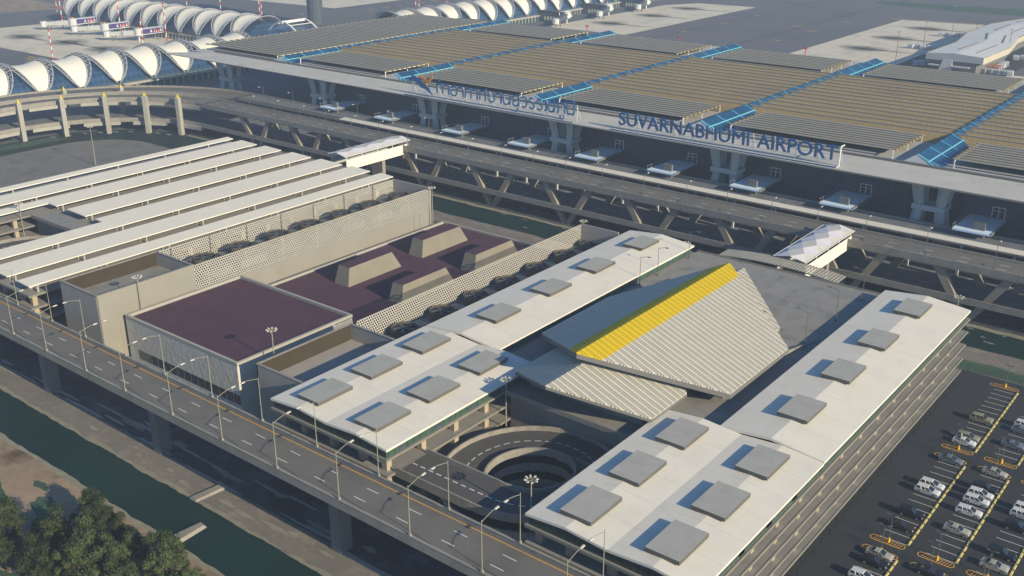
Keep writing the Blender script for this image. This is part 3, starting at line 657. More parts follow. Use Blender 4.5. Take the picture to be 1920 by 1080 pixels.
# ------------------------------------------------------------------ terminal viaduct (two decks on V piers)
t = thing('terminal_viaduct', 'two level concrete viaduct on V shaped piers in front of the terminal', 'viaduct')
VX0, VX1 = -392, 10
mb = MB(); mb.box(VX0, VX1, 271.3, 281.6, 13.8, 14.75); mb.build('upper_deck', M['asphalt'], t)
mb = MB(); mb.box(VX0, VX1, 291, 299.5, 13.8, 14.75); mb.build('curbside_deck', M['shade_road'], t)
mb = MB(); mb.box(VX0, VX1, 271, 300, 5.0, 5.55); mb.build('lower_deck', M['shade_road'], t)
for y0, y1, z0, z1 in ((270.9, 271.3, 13.5, 15.6), (281.6, 282, 13.7, 15.5), (290.6, 291, 13.7, 15.4), (299.5, 300, 13.7, 15.6), (270.6, 271, 4.6, 6.4)):
    mb = MB(); x = VX0
    while x < VX1: mb.box(x, min(x + 16.25, VX1) - .08, y0, y1, z0, z1); x += 16.25
    mb.build('parapet', M['concrete'], t)
Vs = [-192.2 + 32.6 * k for k in range(-5, 6)]
for x in Vs:
    mb = MB()
    for s in (-1, 1): mb.bar((x + s * .7, 272.6, 0), (x + s * 9.4, 272.6, 13.8), 1.6, 1.5, 0, 2.1, 2.3)
    mb.build('v_pier', M['pier_conc'], t)
    mb = MB()
    for s in (-1, 1): mb.bar((x + 4 + s * .7, 284.5, 0), (x + 4 + s * 9.4, 284.5, 13.8), 1.6, 1.5, 0, 2.1, 2.3)
    mb.build('v_pier', M['pier_conc'], t)
mb = MB(); x = VX0 + 3
while x < VX1:
    for y in (274.6, 278): mb.box(x - 1.3, x + 1.3, y - .09, y + .09, 14.75, 14.757)
    for y in (274, 278, 288, 292): mb.box(x - 1.3, x + 1.3, y - .09, y + .09, 5.55, 5.557)
    x += 9.8
mb.build('lane_stripe', M['paint_white'], t)
proto = None
for k, x in enumerate([-357, -341, -325, -310, -295, -280, -265, -250, -235, -220, -206, -192.5, -178, -162.2, -147, -133.3, -119, -105, -91, -74.5, -57, -42]):
    lb = 'thin grey street lamp on the upper terminal viaduct, %s from left' % (ORD[k + 1] if k < 20 else 'twenty-' + ORD[k - 19])
    proto = street_lamp((x, 271.5, 15.6), 1, lb, 'street lamps along the terminal viaduct', 6.2, 2.2, ('lamp_dark', 'lamp_head'), .09) if proto is None else dup(proto, None, (x, 271.5, 15.6), None, lb)
proto2 = None
for k, x in enumerate([-372, -352, -332, -312, -292, -272]):
    lb = 'thin grey street lamp on the deck under the terminal eave, %s from left' % ORD[k + 1]
    proto2 = street_lamp((x, 291, 15.4), -1, lb, 'street lamps along the terminal viaduct', 6.2, 2.2, ('lamp_dark', 'lamp_head'), .09) if proto2 is None else dup(proto2, None, (x, 291, 15.4), None, lb)
t = thing('curbside_canopy', 'long thin white canopy running along the terminal viaduct', 'canopy')
mb = MB(); mb.hexa([(-318, 286, 15.7), (10, 286, 15.7), (10, 289.6, 15.8), (-318, 289.6, 15.8)], [(-318, 286, 15.9), (10, 286, 15.9), (10, 289.6, 16.0), (-318, 289.6, 16.0)]); mb.build('roof', M['roof_white'], t)
for k in range(24):
    mb = MB(); x = -318 + k * 13.8; mb.box(x - .3, x + .3, 287.4, 288.2, 5.55, 15.75); mb.build('post', M['pylon'], t)
# curved elevated road swinging round at the left
t = thing('curved_elevated_road', 'curved two level elevated road held by pale pylons with yellow tips', 'viaduct')
cc = Vector((-391, 213.5)); 
def arc(r, a): return (cc.x - r * math.cos(R(a)), cc.y + r * math.sin(R(a)))
for (z0, z1, nm, mm, r0, r1) in ((13.8, 14.75, 'upper_deck', 'asphalt', 58.2, 68.5), (5.0, 5.55, 'lower_deck', 'shade_road', 57.5, 72), (13.8, 14.75, 'outer_deck', 'asphalt', 72.5, 86)):
    mb = MB(); an = [a for a in range(-60, 91, 5)]
    mb.grid([[arc(r0, a) + (z0,), arc(r0, a) + (z1,), arc(r1, a) + (z1,), arc(r1, a) + (z0,), arc(r0, a) + (z0,)] for a in an]); mb.build(nm, M[mm], t)
for r, z0, z1 in ((58.2, 13.4, 15.6), (68.5, 13.6, 15.5), (72.5, 13.4, 15.6), (86, 13.4, 15.6), (57.5, 4.4, 6.3)):
    mb = MB(); mb.grid([[arc(r - .25, a) + (z0,), arc(r - .25, a) + (z1,), arc(r + .25, a) + (z1,), arc(r + .25, a) + (z0,)] for a in range(-60, 91, 5)]); mb.build('parapet', M['concrete'], t)
pyl = [(-447.6, 217.2), (-441.7, 234), (-431.7, 249.1), (-418.1, 260.6), (-403.3, 267.7)]
for (x, y) in pyl + [(-449.5, 199), (-447, 181)]:
    d = Vector((x - cc.x, y - cc.y)).normalized(); e = Vector((-d.y, d.x))
    q = [(x + e.x * i * .95 + d.x * j * 1.0, y + e.y * i * .95 + d.y * j * 1.0) for i, j in ((-1, -1), (1, -1), (1, 1), (-1, 1))]
    mb = MB(); mb.extr(q, 0, 17); p = mb.build('pylon', M['conc_light'], t)
    mb = MB(); c4 = [(x + e.x * i * .6 + d.x * j * .6, y + e.y * i * .6 + d.y * j * .6, 17) for i, j in ((-1, -1), (1, -1), (1, 1), (-1, 1))]
    for k in range(4): mb.face([c4[k], c4[(k + 1) % 4], (x, y, 18.9)])
    mb.build('yellow_tip', M['tip_yellow'], p)
    for zz in (12.6, 4.2):
        x2, y2 = x + d.x * 13, y + d.y * 13; mb = MB(); mb.bar((x, y, zz), (x2, y2, zz), 1.6, 1.3); mb.build('cross_beam', M['conc_light'], t)
for (x, y) in [(-459, 245), (-444, 265)]:
    mb = MB(); mb.box(x - .9, x + .9, y - .9, y + .9, 0, 17); p = mb.build('pylon', M['conc_light'], t)
    mb = MB(); c4 = [(x + i * .6, y + j * .6, 17) for i, j in ((-1, -1), (1, -1), (1, 1), (-1, 1))]
    for k in range(4): mb.face([c4[k], c4[(k + 1) % 4], (x, y, 18.9)])
    mb.build('yellow_tip', M['tip_yellow'], p)
for a0 in range(-40, 90, 22):
    mb = MB(); mb.grid([[arc(56.6, a) + (12.4,), arc(56.6, a) + (13.9,), arc(57.6, a) + (13.9,), arc(57.6, a) + (12.4,)] for a in range(a0 + 4, a0 + 21, 4)]); mb.build('edge_beam', M['conc_light'], t)
    mb = MB(); mb.grid([[arc(56.2, a) + (3.2,), arc(56.2, a) + (4.8,), arc(57.6, a) + (4.8,), arc(57.6, a) + (3.2,)] for a in range(a0 + 4, a0 + 21, 4)]); mb.build('edge_beam', M['conc_light'], t)
# covered footbridges
def footbridge(off, label):
    t = thing('covered_footbridge', label, 'footbridge', (off, 0, 0), 'covered footbridges'); x0, x1, y0, y1 = -103.6, -95.6, 242.4, 274
    mb = MB(); mb.box(x0, x1, y0, y1, 12, 12.8); mb.build; local('floor', mb, M['concrete'], t)
    for x in (x0, x1):
        mb = MB(); s = 1 if x == x1 else -1
        for i in range(9):
            for j in range(4):
                a = y0 + (y1 - y0) * i / 9; b_ = y0 + (y1 - y0) * (i + 1) / 9; mb.box(min(x, x + s * .12), max(x, x + s * .12), a + .05, b_ - .05, 12.05 + j * .92, 12.93 + j * .92)
        local('side_panel', mb, M['panel_cream'], t)
        mb = MB(); mb.box(x - .06, x + .06, y0 + .02, y1, 12, 15.7); local('panel_backing', mb, M['pylon'], t)
    n = 4; w = (x1 - x0 + .6)
    for k in range(n):
        ya = y0 - .8 + (y1 - y0 + 1.6) * k / n; yb = y0 - .8 + (y1 - y0 + 1.6) * (k + 1) / n; xl, xm, xr = x0 - .6, (x0 + x1) / 2, x1 + .6; ym = (ya + yb) / 2
        def Z(u): return 17.1 + .9 * (1 - u * u)
        A = MB(); B = MB(); us = [-1, -.5, 0, .5, 1]; X = lambda u: xm + u * w / 2
        for i in range(2):
            u0, u1 = i - 1, i; c = ((u0 + u1) / 2, ym, Z((u0 + u1) / 2) + .22)
            c = (X(c[0]), c[1], c[2]); q = [(X(u0), ya, Z(u0)), (X(u1), ya, Z(u1)), (X(u1), yb, Z(u1)), (X(u0), yb, Z(u0))]
            A.face([q[0], q[1], c]); A.face([q[2], q[3], c]); B.face([q[1], q[2], c]); B.face([q[3], q[0], c])
        local('canopy_fabric', A, M['canopy_lilac'], t); local('canopy_fabric', B, M['canopy_tan'], t)
    mb = MB()
    for k in range(5):
        y = y0 + .3 + (y1 - y0 - .6) * k / 4
        for x in (x0 + .3, x1 - .3): mb.box(x - .1, x + .1, y - .1, y + .1, 15.6, 17.3)
    for x in (x0 - .5, x1 + .5): mb.box(x - .08, x + .08, y0 - .8, y1 + .8, 16.95, 17.12)
    local('canopy_posts', mb, M['metal_white'], t)
    for y in (248, 262):
        mb = MB(); mb.box(x0 + 1.2, x1 - 1.2, y - .8, y + .8, 0, 12); local('pier', mb, M['cream'], t)
    return t
footbridge(0, 'covered footbridge with cream panels linking the grey deck to the terminal viaduct')
footbridge(-171.5, 'covered footbridge with cream panels behind the long white shade roofs')

# ------------------------------------------------------------------ terminal
UPS = .985
def lift(o):
    o.data.transform(Matrix.Translation((0, 0, 110)) @ Matrix.Scale(UPS, 4) @ Matrix.Translation((0, 0, -110)))
    return o
t = thing('terminal', 'huge airport terminal with brown ribbed roof bays and blue glazed trusses', 'terminal')
mb = MB(); mb.box(-352, 20, 312, 480, 0, 27.5); mb.build('facade', M['facade'], t)
mb = MB(); mb.box(-458, 20, 316.1, 494, 25.9, 26.5); lift(mb.build('roof_deck', M['terminal_plate'], t))
mb = MB(); mb.hexa([(-462, 302, 26.3), (20, 300.2, 25.7), (20, 316.2, 26.3), (-440, 316.2, 26.3)], [(-464, 301.4, 26.75), (20, 299.4, 26.5), (20, 316, 27.4), (-440, 316, 27.4)]); lift(mb.build('front_eave', M['terminal_lip'], t))
mb = MB(); mb.box(-440, 20, 316, 317.2, 27.4, 28.0); lift(mb.build('eave_kerb', M['conc_dark'], t))
for xp in (-415.5, -350, -284, -217.5, -151, -84.4, -18):
    p = MB(); yc = 309.5; xp *= 1.01
    for sx, sy in ((-1, -1), (1, -1), (-1, 1), (1, 1)):
        p.bar((xp + sx * 5.0, yc + sy * 3.6, 4), (xp + sx * 3.0, yc + sy * 2, 17.8), 2.4, 2.4, 0, 2.0, 2.0); p.bar((xp + sx * 3.0, yc + sy * 2, 17.8), (xp + sx * 4.2, yc + sy * 3.4, 26.2), 2.0, 2.0, 0, 2.6, 2.6)
    q = lift(p.build('pylon', M['pylon'], t))
    p = MB(); p.box(xp - 4.8, xp + 4.8, yc - 3.4, yc - 1.9, 17, 18.6); p.box(xp - 4.8, xp + 4.8, yc + 1.9, yc + 3.4, 17, 18.6); p.box(xp - 4.8, xp - 3.2, yc - 1.9, yc + 1.9, 17, 18.6); p.box(xp + 3.2, xp + 4.8, yc - 1.9, yc + 1.9, 17, 18.6); lift(p.build('pylon_ring', M['pylon'], q))
for k, x in enumerate([-339, -306, -268.5, -235.5, -205, -175, -144, -113.8, -74.5, -44]):
    p = MB(); p.box(x, x + 10.2, 294.5, 311.8, 16.5, 17); q = p.build('entrance_canopy', M['canopy_blue'], t)
    for xa in (x - .2, x + 10.2): p = MB(); p.box(xa, xa + .2, 294.5, 311.8, 16.4, 17.15); p.build('canopy_edge', M['conc_dark'], q)
    p = MB()
    y = 295
    while y < 311: p.tube([(x - .1, y, 17), (x - .1, y, 18.1)], .05, 4); y += 2.6
    p.tube([(x - .1, 294.6, 18.1), (x - .1, 311.6, 18.1)], .05, 4); p.tube([(x + 10.3, 309, 18.1), (x + 10.3, 311.6, 18.1)], .05, 4); p.tube([(x, 311.4, 18.1), (x + 10.3, 311.4, 18.1)], .05, 4)
    p.build('railing', M['frame_grey'], q)
    p = MB(); cx2 = x + 7.6
    for dx in (-1.7, 0, 1.7): p.box(cx2 + dx - .12, cx2 + dx + .12, 311.8, 312.0, 17.2, 20)
    p.box(cx2 - 1.82, cx2 + 1.82, 311.8, 312.0, 20, 20.25); p.box(cx2 - 1.82, cx2 + 1.82, 311.8, 312.0, 18.9, 19.05); w_ = p.build('window_frame', M['metal_white'], t)
    p = MB(); p.box(cx2 - 1.6, cx2 + 1.6, 311.9, 311.99, 17.2, 20); p.build('pane', M['car_glass'], w_)
    p = MB(); p.box(x + 5, x + 8, 297, 298, 14.75, 19.2); p.build('wall_fin', M['conc_dark'], t)
TX = [-394.2, -319.2, -243.4, -170.2, -95, -20]
def louvers(x0, x1, y0, y1, n, z=29.2):
    p = MB(); d = (y1 - y0) / n
    for k in range(n):
        y = y0 + d * (k + .5); p.prof_x([(y - d * .32, z - .06), (y + d * .2, z - .06), (y + d * .22, z + .14), (y - d * .3, z + .14)], x0, x1)
        for x in (x0, x1): p.box(x - .35, x + .35, y - d * .3, y + d * .22, z - .2, z + .25, 1)
    bk = MB(); bk.box(x0 + .2, x1 - .2, y0 + 4.5, y1 - .1, z - .6, z - .5)  # added dark sheet: keeps slat gaps dark and blocks sun from the plate
    q = lift(p.build('louver_panel', [M['louver'], M['louver_tip']], t))
    lift(bk.build('louver_gap_shade', M['gap_shade_dark'], q))
    m_ = max(2, round((y1 - y0) / 12))
    for x in (x0 + .5, x1 - .5):
        p = MB(); p.box(x - .12, x + .12, y0, y1, z - .45, z - .1)
        for k in range(m_ + 1):
            y = y0 + (y1 - y0) * k / m_; p.box(x - .15, x + .15, y - .15, y + .15, 26.5, z - .3)
        lift(p.build('louver_frame', M['metal_white'], q))
for i, x in enumerate(TX):
    # glazed truss: sloped blue roof, apex on its left
    L_, Yf, Yr = 8.0, 321.5, 490
    p = MB(); p.face([(x, Yf, 29.6), (x + L_ * .5, Yf - 1.6, 28.1), (x + L_ * .5, Yr, 28.1), (x, Yr, 29.6)]); p.face([(x + L_ * .5, Yf - 1.6, 28.1), (x + L_, Yf - 3.6, 26.6), (x + L_, Yr, 26.6), (x + L_ * .5, Yr, 28.1)])
    p.face([(x, Yf, 29.6), (x, Yr, 29.6), (x - 1.2, Yr, 27), (x - 1.2, Yf, 27)]); p.face([(x, Yr, 29.6), (x + L_, Yr, 27), (x - 1.2, Yr, 27)]); q = lift(p.build('glazed_truss', M['blue_glass'], t))
    p = MB(); p.face([(x, Yf, 29.6), (x + L_ * .5, Yf - 1.6, 28.1), (x + L_, Yf - 3.6, 26.6), (x - 4, Yf - 3, 27.05)]); lift(p.build('truss_end', M['hangar_front'], q))
    p = MB(); p.box(x + L_ * .5 - .18, x + L_ * .5 + .18, Yf - 1.6, Yr, 28.05, 28.3)
    y = Yf + .2
    while y < Yr: p.bar((x, y, 29.65), (x + L_, y - 1, 26.68), .28, .12); y += 11.2
    p.bar((x, Yf, 29.65), (x + L_, Yf - 3.6, 26.7), .3, .15); lift(p.build('glazing_bars', M['blue_trim'], q))
for i in range(5):
    a, b_ = TX[i], TX[i + 1]
    louvers(a + 10.2, b_ - 7.6, 323.2, 351, 9); louvers(a + 10.2, b_ - 7.6, 446, 480, 9)
    # brown ribbed bay: stepped strips, each rising towards the back, so that its ends bite into the glazed truss
    p = MB(); w_ = MB(); n = 13; y0, y1 = 351.5, 441; d = (y1 - y0) / n
    for k in range(n):
        y = y0 + k * d; xa, xb = a + .9, b_ - .5; z0, z1 = 26.7, 29.3
        p.hexa([(xa, y, 26.4), (xb, y, 26.4), (xb, y + d, 26.4), (xa, y + d, 26.4)], [(xa, y, z0), (xb, y, z0), (xb, y + d - .02, z1), (xa, y + d - .02, z1)])
        w_.box(xa, xb, y + d - .75, y + d - .06, z1 - .12, z1 + .14)
    q = lift(p.build('ribbed_roof_bay', M['brown'], t)); lift(w_.build('roof_ridges', M['conc_light'], q))
louvers(-455, -397.5, 321.5, 478, 42)
p = MB(); p.box(-430, -300, 481, 492, 27, 27.6); lift(p.build('rear_plant', M['conc_dark'], t))

# ------------------------------------------------------------------ roof signs
def text_mesh(body, x0, x1, z0, z1, y, depth, size_from=None):
    cu = bpy.data.curves.new('lettering', 'FONT'); cu.body = body; cu.extrude = depth / 2
    ob = bpy.data.objects.new('lettering', cu); C.objects.link(ob)
    dg = bpy.context.evaluated_depsgraph_get(); me = bpy.data.meshes.new_from_object(ob.evaluated_get(dg)); bpy.data.objects.remove(ob)
    vs = [v.co.copy() for v in me.vertices]
    if not vs: return None
    ax, bx = min(v.x for v in vs), max(v.x for v in vs); ay, by = (min(v.y for v in vs), max(v.y for v in vs)) if size_from is None else size_from
    for v in me.vertices:
        c = v.co; v.co = (x0 + (c.x - ax) / (bx - ax) * (x1 - x0), y + c.z, z0 + (c.y - ay) / (by - ay) * (z1 - z0))
    me.name = 'lettering'; return me
def sign_frame(t, x0, x1, y, z0, z1):
    mb = MB()
    for z in (z0 - .3, z0 + 1.6, z0 + 3.2): mb.box(x0, x1, y + .5, y + .62, z - .06, z + .06)
    n = round((x1 - x0) / 7)
    for k in range(n + 1):
        x = x0 + (x1 - x0) * k / n; mb.box(x - .07, x + .07, y + .5, y + .65, 26.6, z1 - .3); mb.bar((x, y + .6, z1 - 1), (x, y + 3, 27), .1, .1)
    lift(mb.build('support_frame', M['metal_white'], t))
    mb = MB(); mb.box(x0 - 2, x1, y - 2.3, y - 2.1, 26.55, 27.0); lift(mb.build('edge_rail', M['sign_blue'], t))
t = thing('roof_sign', 'blue roof lettering reading SUVARNABHUMI AIRPORT along the terminal eave', 'sign')
for wd, xa, xb in (('SUVARNABHUMI', -192.3, -142.7), ('AIRPORT', -139.8, -113.2)):
    me = text_mesh(wd, xa, xb, 28.4, 32.9, 303, .7); me.materials.append(M['sign_blue']); o = lift(bpy.data.objects.new('lettering', me)); C.objects.link(o); o.parent = t
sign_frame(t, -192.5, -112.4, 303, 28.3, 33)
mb = MB(); mb.box(-112.6, -112.3, 302.8, 303.2, 26.7, 33); mb.box(-112.6, -112.3, 302.9, 306, 32.7, 33); mb.bar((-112.45, 303, 26.8), (-112.45, 300.8, 26.6), .25, .25); lift(mb.build('end_frame', M['metal_white'], t))
t = thing('roof_sign', 'blue Thai roof lettering with a winged gold and blue emblem on the terminal eave', 'sign')
# loopless Thai letters drawn as thick strokes on a unit grid (height 1)
def arcp(cx, cy, rx, ry, a0, a1, n=7): return [(cx + rx * math.cos(R(a0 + (a1 - a0) * k / n)), cy + ry * math.sin(R(a0 + (a1 - a0) * k / n))) for k in range(n + 1)]
stem = lambda x: [(x, 0), (x, 1)]
arch = [(.0, 0), (.0, .7)] + arcp(.3, .68, .3, .32, 180, 0) + [(.6, 0)]
G = {
 'th': (.72, [[(.05, 1), (.05, 0)], [(.05, .66)] + arcp(.34, .7, .29, .3, 180, 0)[1:] + [(.63, 0)]]),
 'aa': (.5, [arcp(.2, .7, .24, .3, 160, 0) + [(.44, 0)]]),
 'o': (.72, [arcp(.33, .68, .32, .32, 165, 0) + [(.65, .34)] + arcp(.34, .33, .31, .33, 0, -180) + [(.03, .52), (.2, .52)]]),
 'k': (.72, [[(.05, 0), (.05, .5), (.12, .62), (.03, .72)] + arcp(.36, .7, .29, .3, 160, 0) + [(.65, 0)]]),
 's': (.74, [[(.05, 0), (.05, .5), (.12, .62), (.03, .72)] + arcp(.34, .68, .27, .3, 160, 0) + [(.61, 0)], [(.5, .95), (.72, 1.16)]]),
 'y': (.74, [[(.08, 1), (.03, .8), (.2, .58), (.03, .5), (.03, .3)] + arcp(.34, .32, .31, .32, 180, 360) + [(.65, 1)]]),
 'n': (.76, [[(.03, 1), (.03, .3)] + arcp(.3, .28, .27, .28, 180, 350) + [(.66, .3)], [(.66, 1), (.66, 0)]]),
 'so': (.74, [[(.3, .5), (.12, .5)] + arcp(.3, .26, .27, .26, 110, 350) , arcp(.33, .68, .3, .32, 160, 0) + [(.63, 0)], [(.5, .95), (.72, 1.16)]]),
 'w': (.58, [arcp(.22, .66, .28, .34, 150, 0) + [(.5, .4)] + arcp(.22, .36, .28, .36, 0, -130)]),
 'r': (.6, [arcp(.25, .76, .22, .24, 40, 200) + [(.1, .6), (.42, .5), (.5, .3)] + arcp(.27, .24, .23, .24, 10, -160)]),
 'nn': (1.0, [[(.0, .1), (.1, 0), (.16, .12), (.16, .7)], [(.16, .7)] + arcp(.0, .72, .16, .28, 0, 120), [(.36, 1), (.36, .3)] + arcp(.6, .28, .24, .28, 180, 350) + [(.9, .3)], [(.9, 1), (.9, 0)]]),
 'ph': (.78, [[(.0, .1), (.08, 0), (.14, .12), (.14, .5), (.2, .62), (.1, .72)] + arcp(.42, .7, .28, .3, 160, 0) + [(.7, 0)]]),
 'm': (.74, [[(.04, 1), (.04, .1), (.14, 0), (.2, .12), (.62, .04)], [(.64, 1), (.64, .2), (.5, .02)]]),
}
word = ['th', 'aa', 'o', 'aa', 'k', 'aa', 's', 'y', 'aa', 'n', 'so', 'w', 'r', 'r', 'nn', 'ph', 'm']
marks = {0: [[(.34, 1.24), (.34, 1.5)]], 10: [[(.3, -.5), (.5, -.5), (.5, -.16)]], 15: [[(.3, -.16), (.3, -.5), (.62, -.5), (.62, -.16)]], 16: [arcp(.32, 1.16, .34, .2, 0, 180) + [(.66, 1.16)]]}
tw = sum(G[g][0] + .14 for g in word) - .14; sx = 67.3 / tw; mb = MB(); x = -278.4
for i, g in enumerate(word):
    w, st = G[g]
    for pl in st + marks.get(i, []): mb.tube([(x + a * sx, 303, 28.9 + b_ * 3.9) for a, b_ in pl], .33, 6)
    x += (w + .14) * sx
lift(mb.build('lettering', M['sign_blue'], t))
mb = MB(); mb.hexa([(-292.5, 302.7, 35), (-288.6, 302.7, 33.9), (-282.6, 302.7, 30.4), (-280.6, 302.7, 27.7)], [(-292.5, 303.1, 35), (-288.6, 303.1, 33.9), (-282.6, 303.1, 30.4), (-280.6, 303.1, 27.7)])
mb.hexa([(-292.5, 302.6, 35), (-280.6, 302.6, 27.7), (-284, 302.6, 29.6), (-286.9, 302.6, 30.3), (-289.5, 302.6, 32.2)], [(-292.5, 303.0, 35), (-280.6, 303.0, 27.7), (-284, 303.0, 29.6), (-286.9, 303.0, 30.3), (-289.5, 303.0, 32.2)])
lift(mb.build('emblem_wing', M['sign_blue'], t))
mb = MB()
for q in ([(-289, 34.6), (-284.6, 34.2), (-283.2, 33.0), (-286, 33.4)], [(-286.6, 33.3), (-283.2, 33), (-281.4, 34.9), (-280.2, 35.4), (-280.9, 34), (-282.4, 32.6), (-284, 32.2)], [(-286.2, 33), (-283.6, 32.4), (-283.5, 31.2), (-284.2, 31.5)]):
    mb.hexa([(a, 302.8, b_) for a, b_ in q], [(a, 303.2, b_) for a, b_ in q])
lift(mb.build('emblem_bird', M['sign_gold'], t))
sign_frame(t, -292, -210.6, 303, 28.5, 33)

# ------------------------------------------------------------------ concourses: white membranes between trussed arches
CR, CZ, CH, PITCH = 17, 6, 14.2, 21.1
def arch_pt(u, off, lift=0, r=CR):     # u angle 0..pi across, off along
    return (-(r + lift) * math.cos(u), off, CZ + (CH + lift) * math.sin(u) ** .9)
def hw(u): return .9 + (PITCH * .5 - 3.0) * math.sin(u) ** .75
mb = MB(); NU, NV = 18, 6; rows = []
for i in range(NU + 1):
    u = math.pi * (.015 + .97 * i / NU); row = []
    for j in range(NV + 1):
        v = j / NV * 2 - 1; row.append(arch_pt(u, hw(u) * v, -1.3 * (1 - v * v) * math.sin(u)))
    rows.append(row)
mb.grid(rows); mem_me = mb.build('membrane', M['membrane'], None, True); 
mb = MB()
for s in (-1, 1):
    A = [arch_pt(math.pi * i / 16, s * (hw(math.pi * i / 16) + .1), .5) for i in range(17)]
    B = [arch_pt(math.pi * i / 16, s * (hw(math.pi * i / 16) + 3.2 * math.sin(math.pi * i / 16) ** .5 - .3), 1.0) for i in range(17)]
    mb.tube(A, .3, 5); mb.tube(B, .34, 5)
    for i in range(1, 16):
        mb.tube([A[i], B[i]], .17, 4, cap=False); mb.tube([A[i], B[i + 1]], .17, 4, cap=False)
tr_me = mb.build('arch_truss', M['truss_grey'])
def concourse(label, loc, rz, k0, k1, base=True):
    t = thing('concourse', label, 'concourse', loc); t.rotation_euler = (0, 0, rz)
    for k in range(k0, k1):
        for src in (mem_me, tr_me):
            c = src.copy(); C.objects.link(c); c.parent = t; c.location = (0, k * PITCH, 0)
    ya, yb = (k0 - .5) * PITCH, (k1 - .5) * PITCH
    mb = MB(); P = []
    for i in range(15):
        u = math.pi * i / 14; P.append([(-15.6 * math.cos(u), ya, CZ - .5 + 11.6 * math.sin(u)), (-15.6 * math.cos(u), yb, CZ - .5 + 11.6 * math.sin(u))])
    mb.grid(P); mb.face([p[0] for p in P]); mb.face([p[1] for p in P]); local('glazed_vault', mb, M['vault_glass'], t, False)
    mb = MB(); mb.box(-15.4, 15.4, ya, yb, 0, 5.5); local('lower_wall', mb, M['vault_green'], t)
    mb = MB()
    for s in (-1, 1):
        mb.box(s * 16.6 - .9, s * 16.6 + .9, ya, yb, 3.7, 4.9); y = ya
        while y < yb: mb.box(s * 16.9 - .35, s * 16.9 + .35, y, y + .8, 0, 3.7); y += PITCH / 5
    local('colonnade', mb, M['conc_light'], t)
    return t
concourse('long concourse of white tent roofs passing the left end of the terminal', (-527, 261.3, 0), 0, -3, 7)
concourse('distant concourse of white tent roofs beyond the terminal, with jet bridges on its right', (-527, 641, 0), 0, -5, 13)
concourse('concourse of white tent roofs crossing the apron behind the three purple jet bridges', (-583, 455, 0), R(90), 0, 11)
for o in (mem_me, tr_me): bpy.data.objects.remove(o)
t = thing('junction_hall', 'glazed junction hall with white arched ribs where the tent roofed concourses meet', 'hall')
mb = MB(); n = 16
P = [[(-538 + rr * math.cos(2 * math.pi * k / n), 450 + rr * math.sin(2 * math.pi * k / n), z) for k in range(n + 1)] for rr, z in ((24, 0), (24, 9), (20, 14), (12, 17), (.1, 18.5))]
mb.grid(P); mb.build('glazed_dome', M['vault_glass'], t)
mb = MB()
for dy in (-9, 9): mb.tube([(-560 + 44 * k / 12, 450 + dy, 8 + 13.5 * math.sin(math.pi * k / 12)) for k in range(13)], .5, 6)
for k in range(2, 11, 2): mb.tube([(-560 + 44 * k / 12, 441, 8 + 13.5 * math.sin(math.pi * k / 12)), (-560 + 44 * k / 12, 459, 8 + 13.5 * math.sin(math.pi * k / 12))], .25, 5)
mb.box(-539, -537, 440, 460, 20.5, 22); mb.build('arched_ribs', M['metal_white'], t)
# control tower
t = thing('control_tower', 'dark round control tower shaft cut off by the top of the picture', 'control tower')
mb = MB(); n = 14
mb.grid([[(-638 + r * math.cos(2 * math.pi * k / n), 556 + r * math.sin(2 * math.pi * k / n), z) for k in range(n + 1)] for r, z in ((5.9, 0), (6.3, 32), (7.2, 60))]); mb.build('shaft', M['tower_dark'], t)
mb = MB(); mb.tube([(-638, 556, 30), (-638, 556, 31.5)], 6.7, 14); mb.build('collar', M['grass'], t)
mb = MB(); mb.tube([(-638, 556, 60), (-638, 556, 72)], 9, 14); mb.build('cab', M['tower_dark'], t)
